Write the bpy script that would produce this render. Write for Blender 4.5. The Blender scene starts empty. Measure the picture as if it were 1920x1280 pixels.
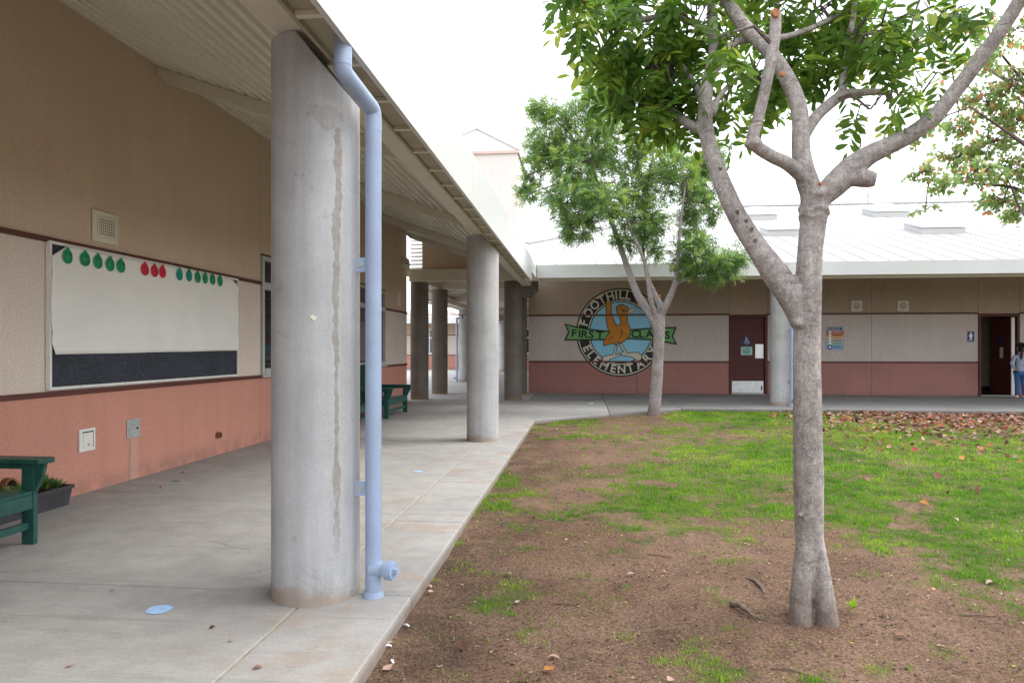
import bpy, math, random
import numpy as np
from mathutils import Vector, Matrix

random.seed(7)
RNG = np.random.default_rng(11)
SC = bpy.context.scene
COL = SC.collection

# ------------------------------------------------------------------ camera, sky, sun, exposure
F_PX, YAW, CAM_H = 1312.0, 0.10254, 1.27
cam_d = bpy.data.cameras.new('camera')
cam = bpy.data.objects.new('camera', cam_d); COL.objects.link(cam)
cam.location = (0, 0, CAM_H); cam.rotation_euler = (math.radians(90), 0, YAW)
cam_d.sensor_width = 36.0; cam_d.lens = 36.0 * F_PX / 1920.0
cam_d.shift_y = 15.0 / 1920.0
cam_d.clip_start = 0.05; cam_d.clip_end = 2000
SC.camera = cam

SUN_EL, SUN_AZ = math.radians(52), math.radians(78)     # azimuth from +Y towards +X
world = bpy.data.worlds.new('World'); SC.world = world; world.use_nodes = True
wn = world.node_tree; wn.nodes.clear()
sky = wn.nodes.new('ShaderNodeTexSky'); sky.sky_type = 'NISHITA'; sky.sun_disc = False
sky.sun_elevation = SUN_EL; sky.sun_rotation = SUN_AZ
sky.air_density = 1.0; sky.dust_density = 6.0; sky.ozone_density = 1.0
ov = wn.nodes.new('ShaderNodeMix'); ov.data_type = 'RGBA'; ov.inputs[0].default_value = 0.8
ov.inputs[7].default_value = (9.6, 9.9, 10.3, 1)          # even cloud cover over the clear sky
bg = wn.nodes.new('ShaderNodeBackground'); bg.inputs[1].default_value = 0.10
wo = wn.nodes.new('ShaderNodeOutputWorld')
wn.links.new(sky.outputs[0], ov.inputs[6]); wn.links.new(ov.outputs[2], bg.inputs[0]); wn.links.new(bg.outputs[0], wo.inputs[0])

sun_d = bpy.data.lights.new('sun', 'SUN'); sun_d.energy = 0.7; sun_d.angle = math.radians(25); sun_d.color = (1, 0.96, 0.9)
sun = bpy.data.objects.new('sun', sun_d); COL.objects.link(sun)
sd = Vector((math.sin(SUN_AZ) * math.cos(SUN_EL), math.cos(SUN_AZ) * math.cos(SUN_EL), math.sin(SUN_EL)))
sun.rotation_euler = sd.to_track_quat('Z', 'Y').to_euler(); sun.location = sd * 60

SC.view_settings.view_transform = 'Standard'; SC.view_settings.look = 'None'
SC.view_settings.gamma = 1.0; SC.view_settings.use_curve_mapping = False
SC.view_settings.exposure = 1.5
SC.cycles.max_bounces = 8; SC.cycles.diffuse_bounces = 5

# ------------------------------------------------------------------ pixel to place helpers (photo pixels 1920x1280)
CA, SA = math.cos(YAW), math.sin(YAW)
def ray(px, py):
    u, v = (px - 960) / F_PX, (655 - py) / F_PX
    return Vector((-SA + u * CA, CA + u * SA, v))
def at_t(px, py, t): return Vector((0, 0, CAM_H)) + ray(px, py) * t
def at_z(px, py, z): return at_t(px, py, (z - CAM_H) / ((655 - py) / F_PX))
def at_Y(px, py, Y): return at_t(px, py, Y / ray(px, py).y)
def at_X(px, py, X): return at_t(px, py, X / ray(px, py).x)
def project(P):
    P = np.asarray(P); x, y, z = P[:, 0], P[:, 1], P[:, 2] - CAM_H
    d = -SA * x + CA * y; d = np.maximum(d, .05)
    return 960 + F_PX * (CA * x + SA * y) / d, 655 - F_PX * z / d

# ------------------------------------------------------------------ materials
def _nt(name):
    m = bpy.data.materials.new(name); m.use_nodes = True
    nt = m.node_tree; b = nt.nodes['Principled BSDF']
    return m, nt, b
class N:
    """small node builder"""
    def __init__(s, nt): s.nt = nt
    def n(s, t, **k):
        x = s.nt.nodes.new(t)
        for a, v in k.items(): setattr(x, a, v)
        return x
    def put(s, sock, v):
        if hasattr(v, 'is_output'): s.nt.links.new(v, sock)
        else: sock.default_value = v
    def coord(s, out='Object', scale=(1, 1, 1)):
        c = s.n('ShaderNodeTexCoord'); m = s.n('ShaderNodeMapping'); m.inputs[3].default_value = scale
        s.nt.links.new(c.outputs[out], m.inputs[0]); return m.outputs[0]
    def pos(s, scale=(1, 1, 1)):
        c = s.n('ShaderNodeNewGeometry'); m = s.n('ShaderNodeMapping'); m.inputs[3].default_value = scale
        s.nt.links.new(c.outputs['Position'], m.inputs[0]); return m.outputs[0]
    def noise(s, vec, scale, detail=4, rough=.55, out=0):
        x = s.n('ShaderNodeTexNoise'); s.put(x.inputs['Vector'], vec)
        x.inputs['Scale'].default_value = scale; x.inputs['Detail'].default_value = detail; x.inputs['Roughness'].default_value = rough
        return x.outputs[out]
    def math(s, op, a, b=0.0, c=0.0):
        x = s.n('ShaderNodeMath', operation=op); s.put(x.inputs[0], a); s.put(x.inputs[1], b); s.put(x.inputs[2], c); return x.outputs[0]
    def ramp(s, v, lo, hi, a=0.0, b=1.0):
        x = s.n('ShaderNodeMapRange'); x.interpolation_type = 'SMOOTHSTEP'; s.put(x.inputs[0], v)
        for i, q in enumerate((lo, hi, a, b)): x.inputs[i + 1].default_value = q
        return x.outputs[0]
    def mix(s, f, a, b):
        x = s.n('ShaderNodeMix', data_type='RGBA'); s.put(x.inputs[0], f)
        s.put(x.inputs[6], a if hasattr(a, 'is_output') else (*a, 1)); s.put(x.inputs[7], b if hasattr(b, 'is_output') else (*b, 1)); return x.outputs[2]
    def mul(s, c, f):   # colour times scalar
        x = s.n('ShaderNodeVectorMath', operation='SCALE'); s.put(x.inputs[0], c); s.put(x.inputs[3], f); return x.outputs[0]
    def bump(s, h, strength, dist, b):
        x = s.n('ShaderNodeBump'); x.inputs['Strength'].default_value = strength; x.inputs['Distance'].default_value = dist
        s.put(x.inputs['Height'], h); s.nt.links.new(x.outputs[0], b.inputs['Normal'])
    def sep(s, vec):
        x = s.n('ShaderNodeSeparateXYZ'); s.put(x.inputs[0], vec); return x.outputs

def paint(name, c, rough=.5, metal=0.0, var=.12, vs=3.0, bump=0.0, bs=60, dist=.004, spec=.4, space='pos'):
    """painted or plain surface: colour with slow mottling and fine relief"""
    m, nt, b = _nt(name); g = N(nt)
    v = g.pos() if space == 'pos' else g.coord()
    n = g.noise(v, vs, 5)
    f = g.ramp(n, .25, .75, 1 - var, 1 + var)
    nt.links.new(g.mul(g.mix(0.0, c, c), f), b.inputs['Base Color'])
    b.inputs['Roughness'].default_value = rough; b.inputs['Metallic'].default_value = metal
    b.inputs['Specular IOR Level'].default_value = spec
    if bump: g.bump(g.noise(v, bs, 3), bump, dist, b)
    return m

def stucco(name, c, c2, drip=None):
    m, nt, b = _nt(name); g = N(nt); v = g.pos()
    big = g.noise(v, .9, 5, .6); fine = g.noise(v, 75, 2, .6); grit = g.noise(v, 190, 2, .6)
    col = g.mix(g.ramp(big, .3, .7), c, c2)
    col = g.mul(col, g.ramp(fine, .3, .7, .84, 1.14))
    streak = g.noise(g.pos((3.2, 3.2, .22)), 2.2, 4)
    col = g.mul(col, g.ramp(streak, .35, .7, 1.015, .97))
    # splash-back dirt along the foot of the wall
    z = g.sep(g.pos())[2]
    foot = g.math('MULTIPLY', g.ramp(z, .02, .22, 1, 0), g.ramp(g.noise(v, 5, 4), .35, .65))
    col = g.mix(g.math('MULTIPLY', foot, .45), col, (.2, .15, .12))
    if drip:
        xyz = g.sep(g.pos()); wob = g.math('MULTIPLY', g.math('SUBTRACT', g.noise(g.pos((1, 1, 3)), 4, 3), .5), .05)
        w = g.math('ABSOLUTE', g.math('SUBTRACT', g.math('ADD', xyz[1], wob), drip[0] + .02))
        k = g.math('MULTIPLY', g.ramp(w, .04, .09, 1, 0), g.ramp(xyz[2], drip[1], drip[1] + .02, 1, 0))
        col = g.mix(g.math('MULTIPLY', k, .3), col, (.62, .44, .40))
        w2 = g.math('ABSOLUTE', g.math('SUBTRACT', g.math('ADD', xyz[1], wob), drip[0] - .05))
        col = g.mix(g.math('MULTIPLY', g.math('MULTIPLY', g.ramp(w2, .008, .03, 1, 0), g.ramp(xyz[2], drip[1], drip[1] + .02, 1, 0)), .5), col, (.30, .22, .14))
    scuff = g.ramp(g.noise(g.pos((1, 1.4, 1.4)), 3.2, 6, .72), .60, .70)
    col = g.mix(g.math('MULTIPLY', scuff, .16), col, (.30, .24, .20))
    nt.links.new(col, b.inputs['Base Color']); b.inputs['Roughness'].default_value = .93; b.inputs['Specular IOR Level'].default_value = .15
    g.bump(g.math('ADD', g.math('MULTIPLY', fine, .7), g.math('MULTIPLY', grit, .3)), .55, .008, b)
    return m

def column_mat(name, c, c2, stain=True, ang=-.74):
    m, nt, b = _nt(name); g = N(nt); v = g.coord()
    x, y, z = g.sep(v)
    big = g.noise(v, 2.2, 5, .6); st = g.noise(g.coord(scale=(9, 9, .5)), 1.6, 4, .6); fine = g.noise(v, 90, 3)
    col = g.mix(g.ramp(big, .3, .7), c, c2)
    col = g.mul(col, g.ramp(st, .3, .72, 1.05, .90)); col = g.mul(col, g.ramp(fine, .3, .7, .94, 1.05))
    blot = g.ramp(g.noise(v, 6, 4, .7), .62, .72)
    col = g.mix(g.math('MULTIPLY', blot, .3), col, (.2, .19, .18))
    a = g.math('ARCTAN2', y, x)
    if stain:
        wob = g.math('MULTIPLY', g.math('SUBTRACT', g.noise(g.coord(scale=(.3, .3, 1)), 3.2, 6, .72), .5), .34)
        d = g.math('ABSOLUTE', g.math('SUBTRACT', g.math('ADD', a, wob), ang))
        wid = g.math('ADD', g.math('MULTIPLY', g.ramp(g.noise(g.coord(scale=(1, 1, 2)), 4.5, 4), .3, .7), .085), .018)
        mask = g.ramp(g.math('SUBTRACT', d, wid), .0, .018, 1, 0)
        mask = g.math('MULTIPLY', mask, g.ramp(z, 2.36, 2.4, 1, 0)); mask = g.math('MULTIPLY', mask, g.ramp(z, .1, .5))
        # spread patch at the top of the run
        px = g.math('DIVIDE', g.math('ADD', g.math('SUBTRACT', a, ang - .22), wob), .42); pz = g.math('DIVIDE', g.math('SUBTRACT', z, 2.42), .085)
        rr = g.math('ADD', g.math('ADD', g.math('MULTIPLY', px, px), g.math('MULTIPLY', pz, pz)), g.math('MULTIPLY', g.math('SUBTRACT', g.noise(v, 11, 5, .7), .42), 4.2))
        mask = g.math('MAXIMUM', mask, g.math('MULTIPLY', g.ramp(rr, .8, 1.15, 1, 0), .6))
        halo = g.math('MULTIPLY', g.ramp(g.math('SUBTRACT', d, wid), .0, .10, 1, 0), g.math('MULTIPLY', g.ramp(z, 2.3, 2.4, 1, 0), g.ramp(g.noise(v, 9, 4, .7), .45, .65)))
        col = g.mix(g.math('MULTIPLY', halo, .25), col, (.58, .58, .58))
        col = g.mix(g.math('MULTIPLY', mask, g.ramp(g.noise(v, 24, 4, .7), .25, .6, .35, .8)), col, (.24, .215, .185))
        r = g.math('ABSOLUTE', g.math('SUBTRACT', a, .27))
        rust = g.math('MULTIPLY', g.ramp(r, .05, .17, 1, 0), g.ramp(st, .3, .6, .35, 1))
        col = g.mix(g.math('MULTIPLY', rust, .75), col, (.45, .25, .10))
        ck = g.n('ShaderNodeTexVoronoi', feature='DISTANCE_TO_EDGE'); ck.inputs['Scale'].default_value = 1.5
        nt.links.new(g.mix(.12, g.coord(), g.noise(v, 5, 4, .6, out=1)), ck.inputs['Vector'])
        crack = g.math('MULTIPLY', g.ramp(ck.outputs[0], .001, .006, 1, 0), g.ramp(g.noise(v, 2.5, 2), .5, .6))
        col = g.mix(g.math('MULTIPLY', crack, .22), col, (.16, .15, .14))
    base = g.math('ADD', z, g.math('MULTIPLY', g.noise(v, 7, 4), .22))
    col = g.mix(g.ramp(base, .15, .24, .6, 0), col, (.25, .17, .10))
    nt.links.new(col, b.inputs['Base Color']); b.inputs['Roughness'].default_value = .82; b.inputs['Specular IOR Level'].default_value = .25
    g.bump(g.math('ADD', g.math('MULTIPLY', fine, .3), st), .22, .006, b)
    return m

def slab_mat(name, c, c2):
    m, nt, b = _nt(name); g = N(nt); v = g.pos()
    x, y, z = g.sep(g.pos())
    big = g.noise(v, .7, 6, .6); mid = g.noise(v, 5, 5, .65); fine = g.noise(v, 60, 3, .65)
    broom = g.noise(g.pos((3, 45, 3)), 2.2, 4, .65)
    col = g.mix(g.ramp(big, .3, .7), c, c2)
    col = g.mul(col, g.ramp(mid, .3, .7, .9, 1.07)); col = g.mul(col, g.ramp(broom, .3, .7, .93, 1.06)); col = g.mul(col, g.ramp(fine, .3, .7, .93, 1.06))
    # soil tracked over the outer strip beside the lawn
    edge = g.ramp(x, -2.0, -1.0); edge = g.math('MULTIPLY', edge, g.ramp(y, 13.5, 11.5))
    soil = g.math('MULTIPLY', edge, g.ramp(g.noise(v, 2.3, 6, .68), .46, .68))
    col = g.mix(g.math('MULTIPLY', soil, .42), col, (.34, .21, .115))
    dark = g.ramp(g.noise(v, 8.5, 5, .7), .64, .73)
    col = g.mix(g.math('MULTIPLY', dark, .28), col, (.17, .125, .09))
    face = g.math('MULTIPLY', g.ramp(z, -.006, -.05), g.ramp(mid, .25, .6, .4, 1))
    col = g.mix(g.math('MULTIPLY', face, .7), col, (.15, .10, .07))
    ln = g.ramp(g.noise(g.pos((.5, 8, 1)), 1.1, 4, .6), .57, .66)      # long scuffs across the walk
    col = g.mix(g.math('MULTIPLY', ln, .22), col, (.16, .145, .13))
    ck = g.n('ShaderNodeTexVoronoi', feature='DISTANCE_TO_EDGE'); ck.inputs['Scale'].default_value = .45
    nt.links.new(g.mix(.2, g.pos(), g.noise(v, 2.5, 4, .6, out=1)), ck.inputs['Vector'])
    crack = g.math('MULTIPLY', g.ramp(ck.outputs[0], .0005, .0035, 1, 0), g.ramp(g.noise(v, .8, 2), .54, .6))
    col = g.mix(g.math('MULTIPLY', crack, .45), col, (.12, .11, .1))
    nt.links.new(col, b.inputs['Base Color']); b.inputs['Roughness'].default_value = .8; b.inputs['Specular IOR Level'].default_value = .3
    g.bump(g.math('ADD', g.math('MULTIPLY', fine, .5), g.math('MULTIPLY', broom, .6)), .25, .004, b)
    return m

def bark_mat(name, c, c2, scale=1.0):
    m, nt, b = _nt(name); g = N(nt); v = g.pos()
    big = g.noise(v, 4 * scale, 5, .6); vert = g.noise(g.pos((14, 14, 1.6)), 3 * scale, 5, .65)
    rings = g.noise(g.pos((4, 4, 46)), 2.0 * scale, 3, .55); speck = g.noise(v, 260 * scale, 2, .5)
    col = g.mix(g.ramp(big, .3, .7), c, c2); col = g.mul(col, g.ramp(vert, .3, .7, .84, 1.14))
    ring = g.ramp(rings, .63, .67)
    iso = g.noise(v, 26 * scale, 4, .7)
    col = g.mul(col, g.ramp(iso, .3, .7, .74, 1.24)); col = g.mul(col, g.ramp(g.noise(v, 70 * scale, 3, .7), .3, .7, .8, 1.18))
    col = g.mix(g.math('MULTIPLY', g.ramp(g.noise(g.pos((1, 1, 1.6)), 9 * scale, 4, .6), .58, .68), .45), col, (.13, .095, .078))
    ring = g.math('MULTIPLY', ring, g.ramp(g.noise(v, 7, 3), .40, .55))
    col = g.mix(g.math('MULTIPLY', ring, .7), col, (.11, .085, .07))
    col = g.mix(g.math('MULTIPLY', g.ramp(speck, .56, .64), .5), col, (.66, .60, .57))
    moss = g.math('MULTIPLY', g.ramp(g.noise(v, 5 * scale, 3), .56, .7), g.ramp(g.sep(g.pos())[2], .75, .1))
    col = g.mix(g.math('MULTIPLY', moss, .4), col, (.16, .15, .06))
    z = g.sep(g.pos())[2]
    col = g.mix(g.ramp(g.math('ADD', z, g.math('MULTIPLY', big, .3)), .06, .36, .6, 0), col, (.12, .075, .05))
    nt.links.new(col, b.inputs['Base Color']); b.inputs['Roughness'].default_value = .85; b.inputs['Specular IOR Level'].default_value = .2
    g.bump(g.math('ADD', g.math('MULTIPLY', ring, -.8), g.math('ADD', vert, g.math('MULTIPLY', speck, .25))), .5, .006, b)
    return m

def leaf_mat(name, stops, trans=.45, rough=.42, gloss=.45):
    """foliage: colour per leaf from the mesh attribute tint plus a random value of the object"""
    m, nt, b = _nt(name); g = N(nt)
    at = g.n('ShaderNodeAttribute'); at.attribute_name = 'tint'
    cr = g.n('ShaderNodeValToRGB'); cr.color_ramp.interpolation = 'LINEAR'
    els = cr.color_ramp.elements
    for i, (p, c) in enumerate(stops):
        e = els[i] if i < 2 else els.new(p)
        e.position = p; e.color = (*c, 1)
    nt.links.new(at.outputs['Fac'], cr.inputs[0])
    col = cr.outputs[0]
    tr = g.n('ShaderNodeBsdfTranslucent'); nt.links.new(g.mul(col, 1.5), tr.inputs[0])
    nt.links.new(col, b.inputs['Base Color']); b.inputs['Roughness'].default_value = rough; b.inputs['Specular IOR Level'].default_value = gloss
    mx = g.n('ShaderNodeMixShader'); mx.inputs[0].default_value = trans
    nt.links.new(b.outputs[0], mx.inputs[1]); nt.links.new(tr.outputs[0], mx.inputs[2])
    nt.links.new(mx.outputs[0], nt.nodes['Material Output'].inputs[0])
    return m

def soil_mat():
    m, nt, b = _nt('bare soil and turf'); g = N(nt); v = g.pos()
    at = g.n('ShaderNodeAttribute'); at.attribute_name = 'turf'
    big = g.noise(v, 1.1, 6, .65); mid = g.noise(v, 7, 5, .65); fine = g.noise(v, 55, 4, .7); grit = g.noise(v, 130, 2, .6)
    c = g.mix(g.ramp(big, .32, .68), (.150, .092, .063), (.226, .143, .102))
    c = g.mix(g.math('MULTIPLY', g.ramp(mid, .5, .7), .6), c, (.088, .058, .044))
    damp = g.ramp(g.noise(v, 1.7, 4, .6), .56, .68)
    x_ = g.sep(g.pos())[0]
    kerb = g.math('MULTIPLY', g.ramp(x_, .1, -.85), g.ramp(g.noise(v, 2.6, 5, .65), .4, .62))
    c = g.mix(g.math('MULTIPLY', kerb, .6), c, (.062, .042, .033))
    c = g.mix(g.math('MULTIPLY', damp, .45), c, (.068, .043, .032))
    c = g.mul(c, g.ramp(fine, .3, .7, .55, 1.45))
    c = g.mix(g.math('MULTIPLY', g.ramp(grit, .60, .66), .55), c, (.36, .25, .16))
    t = g.mix(g.ramp(g.noise(v, 3, 4), .3, .7), (.06, .11, .018), (.125, .15, .04))
    f = g.ramp(g.math('ADD', at.outputs['Fac'], g.math('MULTIPLY', g.math('SUBTRACT', fine, .5), .5)), .35, .8)
    nt.links.new(g.mix(g.math('MULTIPLY', f, .8), c, t), b.inputs['Base Color'])
    b.inputs['Roughness'].default_value = .95; b.inputs['Specular IOR Level'].default_value = .1
    g.bump(g.math('ADD', g.math('MULTIPLY', mid, 1.0), g.math('ADD', g.math('MULTIPLY', fine, .8), g.math('MULTIPLY', grit, .35))), .9, .03, b)
    return m

def glass_mat():
    m, nt, b = _nt('dark window glass'); b.inputs['Base Color'].default_value = (.02, .024, .028, 1)
    b.inputs['Roughness'].default_value = .04; b.inputs['Specular IOR Level'].default_value = .6
    return m

def speckle_mat():
    m, nt, b = _nt('navy speckled rubber board'); g = N(nt); v = g.pos()
    n = g.noise(v, 130, 2, .6); n2 = g.noise(v, 3, 3)
    c = g.mix(g.ramp(n, .58, .68), (.022, .026, .04), (.12, .15, .19))
    nt.links.new(g.mul(c, g.ramp(n2, .3, .7, .85, 1.15)), b.inputs['Base Color']); b.inputs['Roughness'].default_value = .8
    g.bump(n, .3, .002, b)
    return m

M = {}
M['tan'] = stucco('tan stucco', (.61, .475, .365), (.56, .435, .335))
M['beige'] = stucco('beige stucco', (.70, .60, .53), (.65, .555, .49))
M['salmon'] = stucco('salmon stucco', (.59, .285, .215), (.54, .26, .20), (at_X(249, 802, -4.4).y, at_X(249, 820, -4.4).z))
M['shaded_tan'] = stucco('shaded tan stucco', (.42, .33, .25), (.38, .295, .225))  # these three: same stucco as the left wall, shade mixed into the colour
M['shaded_beige'] = stucco('shaded beige stucco', (.57, .50, .46), (.525, .46, .425))
M['shaded_rose'] = stucco('shaded rose stucco', (.38, .185, .165), (.345, .17, .15))
M['band'] = paint('maroon band paint', (.105, .03, .024), .5, var=.1)
M['core'] = paint('dark wall core', (.05, .04, .035), .9)
M['cream'] = paint('cream steel paint', (.64, .605, .50), .45, var=.06, vs=4, bump=.04)
M['deck'] = paint('cream ribbed steel deck', (.70, .67, .575), .42, var=.05, vs=2, bump=.03)
M['olive'] = paint('weathered gutter paint', (.36, .33, .235), .55, var=.15, vs=6, bump=.05)
M['fascia'] = paint('white fascia steel', (.625, .64, .635), .35, var=.04, vs=1.2, bump=.03, bs=4)
M['roof'] = paint('white standing seam steel', (.47, .465, .46), .4, var=.04, vs=1.0)
M['pipe'] = paint('pale blue pipe paint', (.305, .385, .535), .42, var=.07, vs=7, bump=.08, bs=30)
M['column'] = column_mat('stained concrete', (.45, .46, .475), (.36, .365, .375))
M['column_plain'] = column_mat('plain concrete', (.44, .44, .445), (.34, .34, .34), stain=False)
M['column_shaded'] = column_mat('shade darkened concrete', (.19, .165, .145), (.14, .12, .105), stain=False)  # ordinary concrete, with the shade of the passage put into its colour
M['slab'] = slab_mat('broomed concrete', (.40, .39, .375), (.325, .316, .305))
M['slab_shaded'] = slab_mat('shade darkened walk concrete', (.27, .265, .26), (.21, .206, .20))  # same concrete as the slab, canopy shade painted in as a darker tone
M['joint'] = paint('joint filler', (.10, .085, .07), .9, var=.2, vs=9)
M['green'] = paint('dark green recycled plastic', (.016, .078, .064), .42, var=.18, vs=14, bump=.12, bs=40, space='obj')
M['whitepaint'] = paint('white trim paint', (.76, .75, .72), .45, var=.05)
M['greytrim'] = paint('grey white window frame', (.46, .46, .45), .42, var=.06)
M['alu'] = paint('brushed aluminium', (.55, .56, .57), .33, metal=.85, var=.1, vs=8)
M['galv'] = paint('dull galvanised steel', (.46, .48, .47), .48, metal=.5, var=.2, vs=30)
M['maroon'] = paint('maroon door paint', (.085, .014, .012), .55, var=.12, vs=5)
M['glass'] = glass_mat()
M['board'] = speckle_mat()
M['paper'] = paint('white roll paper', (.80, .79, .76), .75, var=.04, vs=2.2, bump=.05, bs=8, dist=.01)
M['ornament_green'] = paint('shiny green paper', (.012, .27, .125), .28, var=.25, vs=22, bump=.2, bs=60)
M['ornament_teal'] = paint('shiny teal paper', (.012, .26, .20), .28, var=.25, vs=22, bump=.2, bs=60)
M['ornament_red'] = paint('shiny red paper', (.60, .022, .05), .28, var=.25, vs=22, bump=.2, bs=60)
M['vent'] = paint('cream vent plastic', (.66, .61, .51), .5, var=.06)
M['shadowhole'] = paint('dark hole', (.02, .017, .015), .9)
M['rustpipe'] = paint('rusty brown pipe', (.19, .085, .05), .7, var=.25, vs=30)
M['blackplastic'] = paint('sun faded black plastic', (.05, .05, .056), .55, var=.3, vs=12, bump=.1)
M['potsoil'] = paint('potting soil', (.05, .035, .025), .95, var=.4, vs=40, bump=.5, bs=70)
M['dot'] = paint('sky blue floor paint', (.36, .56, .86), .7, var=.12, vs=30)
M['greendot'] = paint('green scrap', (.02, .26, .12), .5)
M['tape'] = paint('pale masking tape', (.74, .72, .60), .6, var=.1, vs=30)
M['navy'] = paint('navy sign plastic', (.012, .028, .16), .4, var=.05)
M['signwhite'] = paint('sign white', (.80, .82, .84), .45, var=.03)
M['mint'] = paint('mint paper', (.40, .72, .62), .7, var=.03)
M['ink'] = paint('black ink', (.02, .022, .024), .6, var=.05)
M['mural_black'] = paint('mural black', (.012, .017, .019), .6, var=.15, vs=6, bump=.3, bs=75, dist=.006)
M['mural_cream'] = paint('mural cream', (.64, .60, .49), .7, var=.08, vs=6, bump=.3, bs=75, dist=.006)
M['mural_blue'] = paint('mural blue', (.27, .60, .80), .7, var=.06, vs=4, bump=.3, bs=75, dist=.006)
M['mural_green'] = paint('mural green', (.17, .42, .15), .7, var=.06, vs=4, bump=.3, bs=75, dist=.006)
M['mural_orange'] = paint('mural orange', (.54, .22, .025), .7, var=.12, vs=5, bump=.3, bs=75, dist=.006)
M['interior'] = paint('cream interior wall', (.50, .44, .33), .7)
M['pinktower'] = stucco('pale pink tower stucco', (.68, .62, .58), (.65, .595, .56))
M['flash'] = paint('grey roof flashing', (.42, .36, .35), .5)
M['skin'] = paint('skin', (.46, .27, .19), .55, var=.05)
M['hoodie'] = paint('grey blue fleece', (.30, .35, .45), .9, var=.12, vs=14, bump=.3, bs=50)
M['denim'] = paint('blue denim', (.035, .10, .26), .85, var=.15, vs=20, bump=.2)
M['hair'] = paint('black hair', (.014, .011, .010), .45, var=.3, vs=40)
M['shoe'] = paint('pale pink sneaker', (.70, .56, .55), .6, var=.1)
M['bark'] = bark_mat('grey smooth bark', (.335, .305, .29), (.215, .19, .178))
M['bark_far'] = bark_mat('pale smooth bark', (.29, .26, .255), (.20, .175, .17))
M['bark_dark'] = bark_mat('dark twig bark', (.12, .09, .075), (.085, .062, .052))
M['cutwood'] = paint('fresh cut wood', (.34, .145, .065), .75, var=.3, vs=40)
M['deadwood'] = paint('weathered root wood', (.15, .115, .09), .85, var=.35, vs=30, bump=.4, bs=40)
M['leaf_near'] = leaf_mat('glossy tree leaves', [(0, (.045, .098, .018)), (.5, (.10, .19, .028)), (.8, (.22, .32, .04)), (1, (.42, .45, .08))], .55, .48, .2)
M['leaf_mid'] = leaf_mat('feathery tree leaves', [(0, (.055, .115, .045)), (.5, (.125, .225, .066)), (.8, (.25, .37, .08)), (1, (.42, .50, .10))], .5, .5, .3)
M['leaf_autumn'] = leaf_mat('turning leaves', [(0, (.15, .26, .09)), (.5, (.30, .42, .14)), (.74, (.40, .38, .16)), (.82, (.62, .32, .12)), (1, (.66, .20, .12))], .55, .5, .2)
M['grass'] = leaf_mat('turf blades', [(0, (.042, .13, .012)), (.4, (.13, .29, .018)), (.72, (.29, .42, .026)), (1, (.42, .40, .16))], .4, .6, .15)
M['fallen'] = leaf_mat('dry fallen leaves', [(0, (.055, .022, .018)), (.3, (.15, .065, .05)), (.6, (.36, .20, .155)), (.8, (.50, .37, .30)), (.9, (.36, .075, .055)), (1, (.46, .20, .06))], .12, .7, .2)
M['chips'] = leaf_mat('dry litter', [(0, (.035, .022, .016)), (.45, (.16, .10, .07)), (.8, (.42, .34, .26)), (1, (.50, .34, .08))], .05, .8, .1)
M['succulent'] = leaf_mat('succulent leaves', [(0, (.06, .13, .03)), (.5, (.15, .27, .07)), (.8, (.32, .42, .22)), (1, (.46, .28, .2))], .2, .5, .3)
M['soil'] = soil_mat()
M['far_ground'] = paint('far ground', (.16, .13, .08), .95, var=.3, vs=.2)

# ------------------------------------------------------------------ object helpers
ORG = {}
def tag(o, label=None, cat=None, group=None, kind=None):
    if label: o['label'] = label
    if cat: o['category'] = cat
    if group: o['group'] = group
    if kind: o['kind'] = kind
    return o
def thing(name, loc, label, cat, group=None, rz=0.0):
    o = bpy.data.objects.new(name, None); COL.objects.link(o); o.location = loc; o.rotation_euler = (0, 0, rz)
    o.empty_display_size = .1
    ORG[o.name] = Vector(loc)
    return tag(o, label, cat, group)
def link(name, me, mat, parent=None, loc=None):
    o = bpy.data.objects.new(name, me); COL.objects.link(o)
    if mat is not None and not me.materials: me.materials.append(mat)
    if parent is not None:
        o.parent = parent; ORG[o.name] = ORG.get(parent.name, Vector((0, 0, 0)))
    else:
        o.location = loc or (0, 0, 0); ORG[o.name] = Vector(loc or (0, 0, 0))
    return o
def copy_tree(o, parent=None):
    c = o.copy(); COL.objects.link(c)
    if parent is not None: c.parent = parent
    for ch in o.children: copy_tree(ch, c)
    ORG[c.name] = ORG.get(o.name, Vector((0, 0, 0)))
    return c

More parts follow.
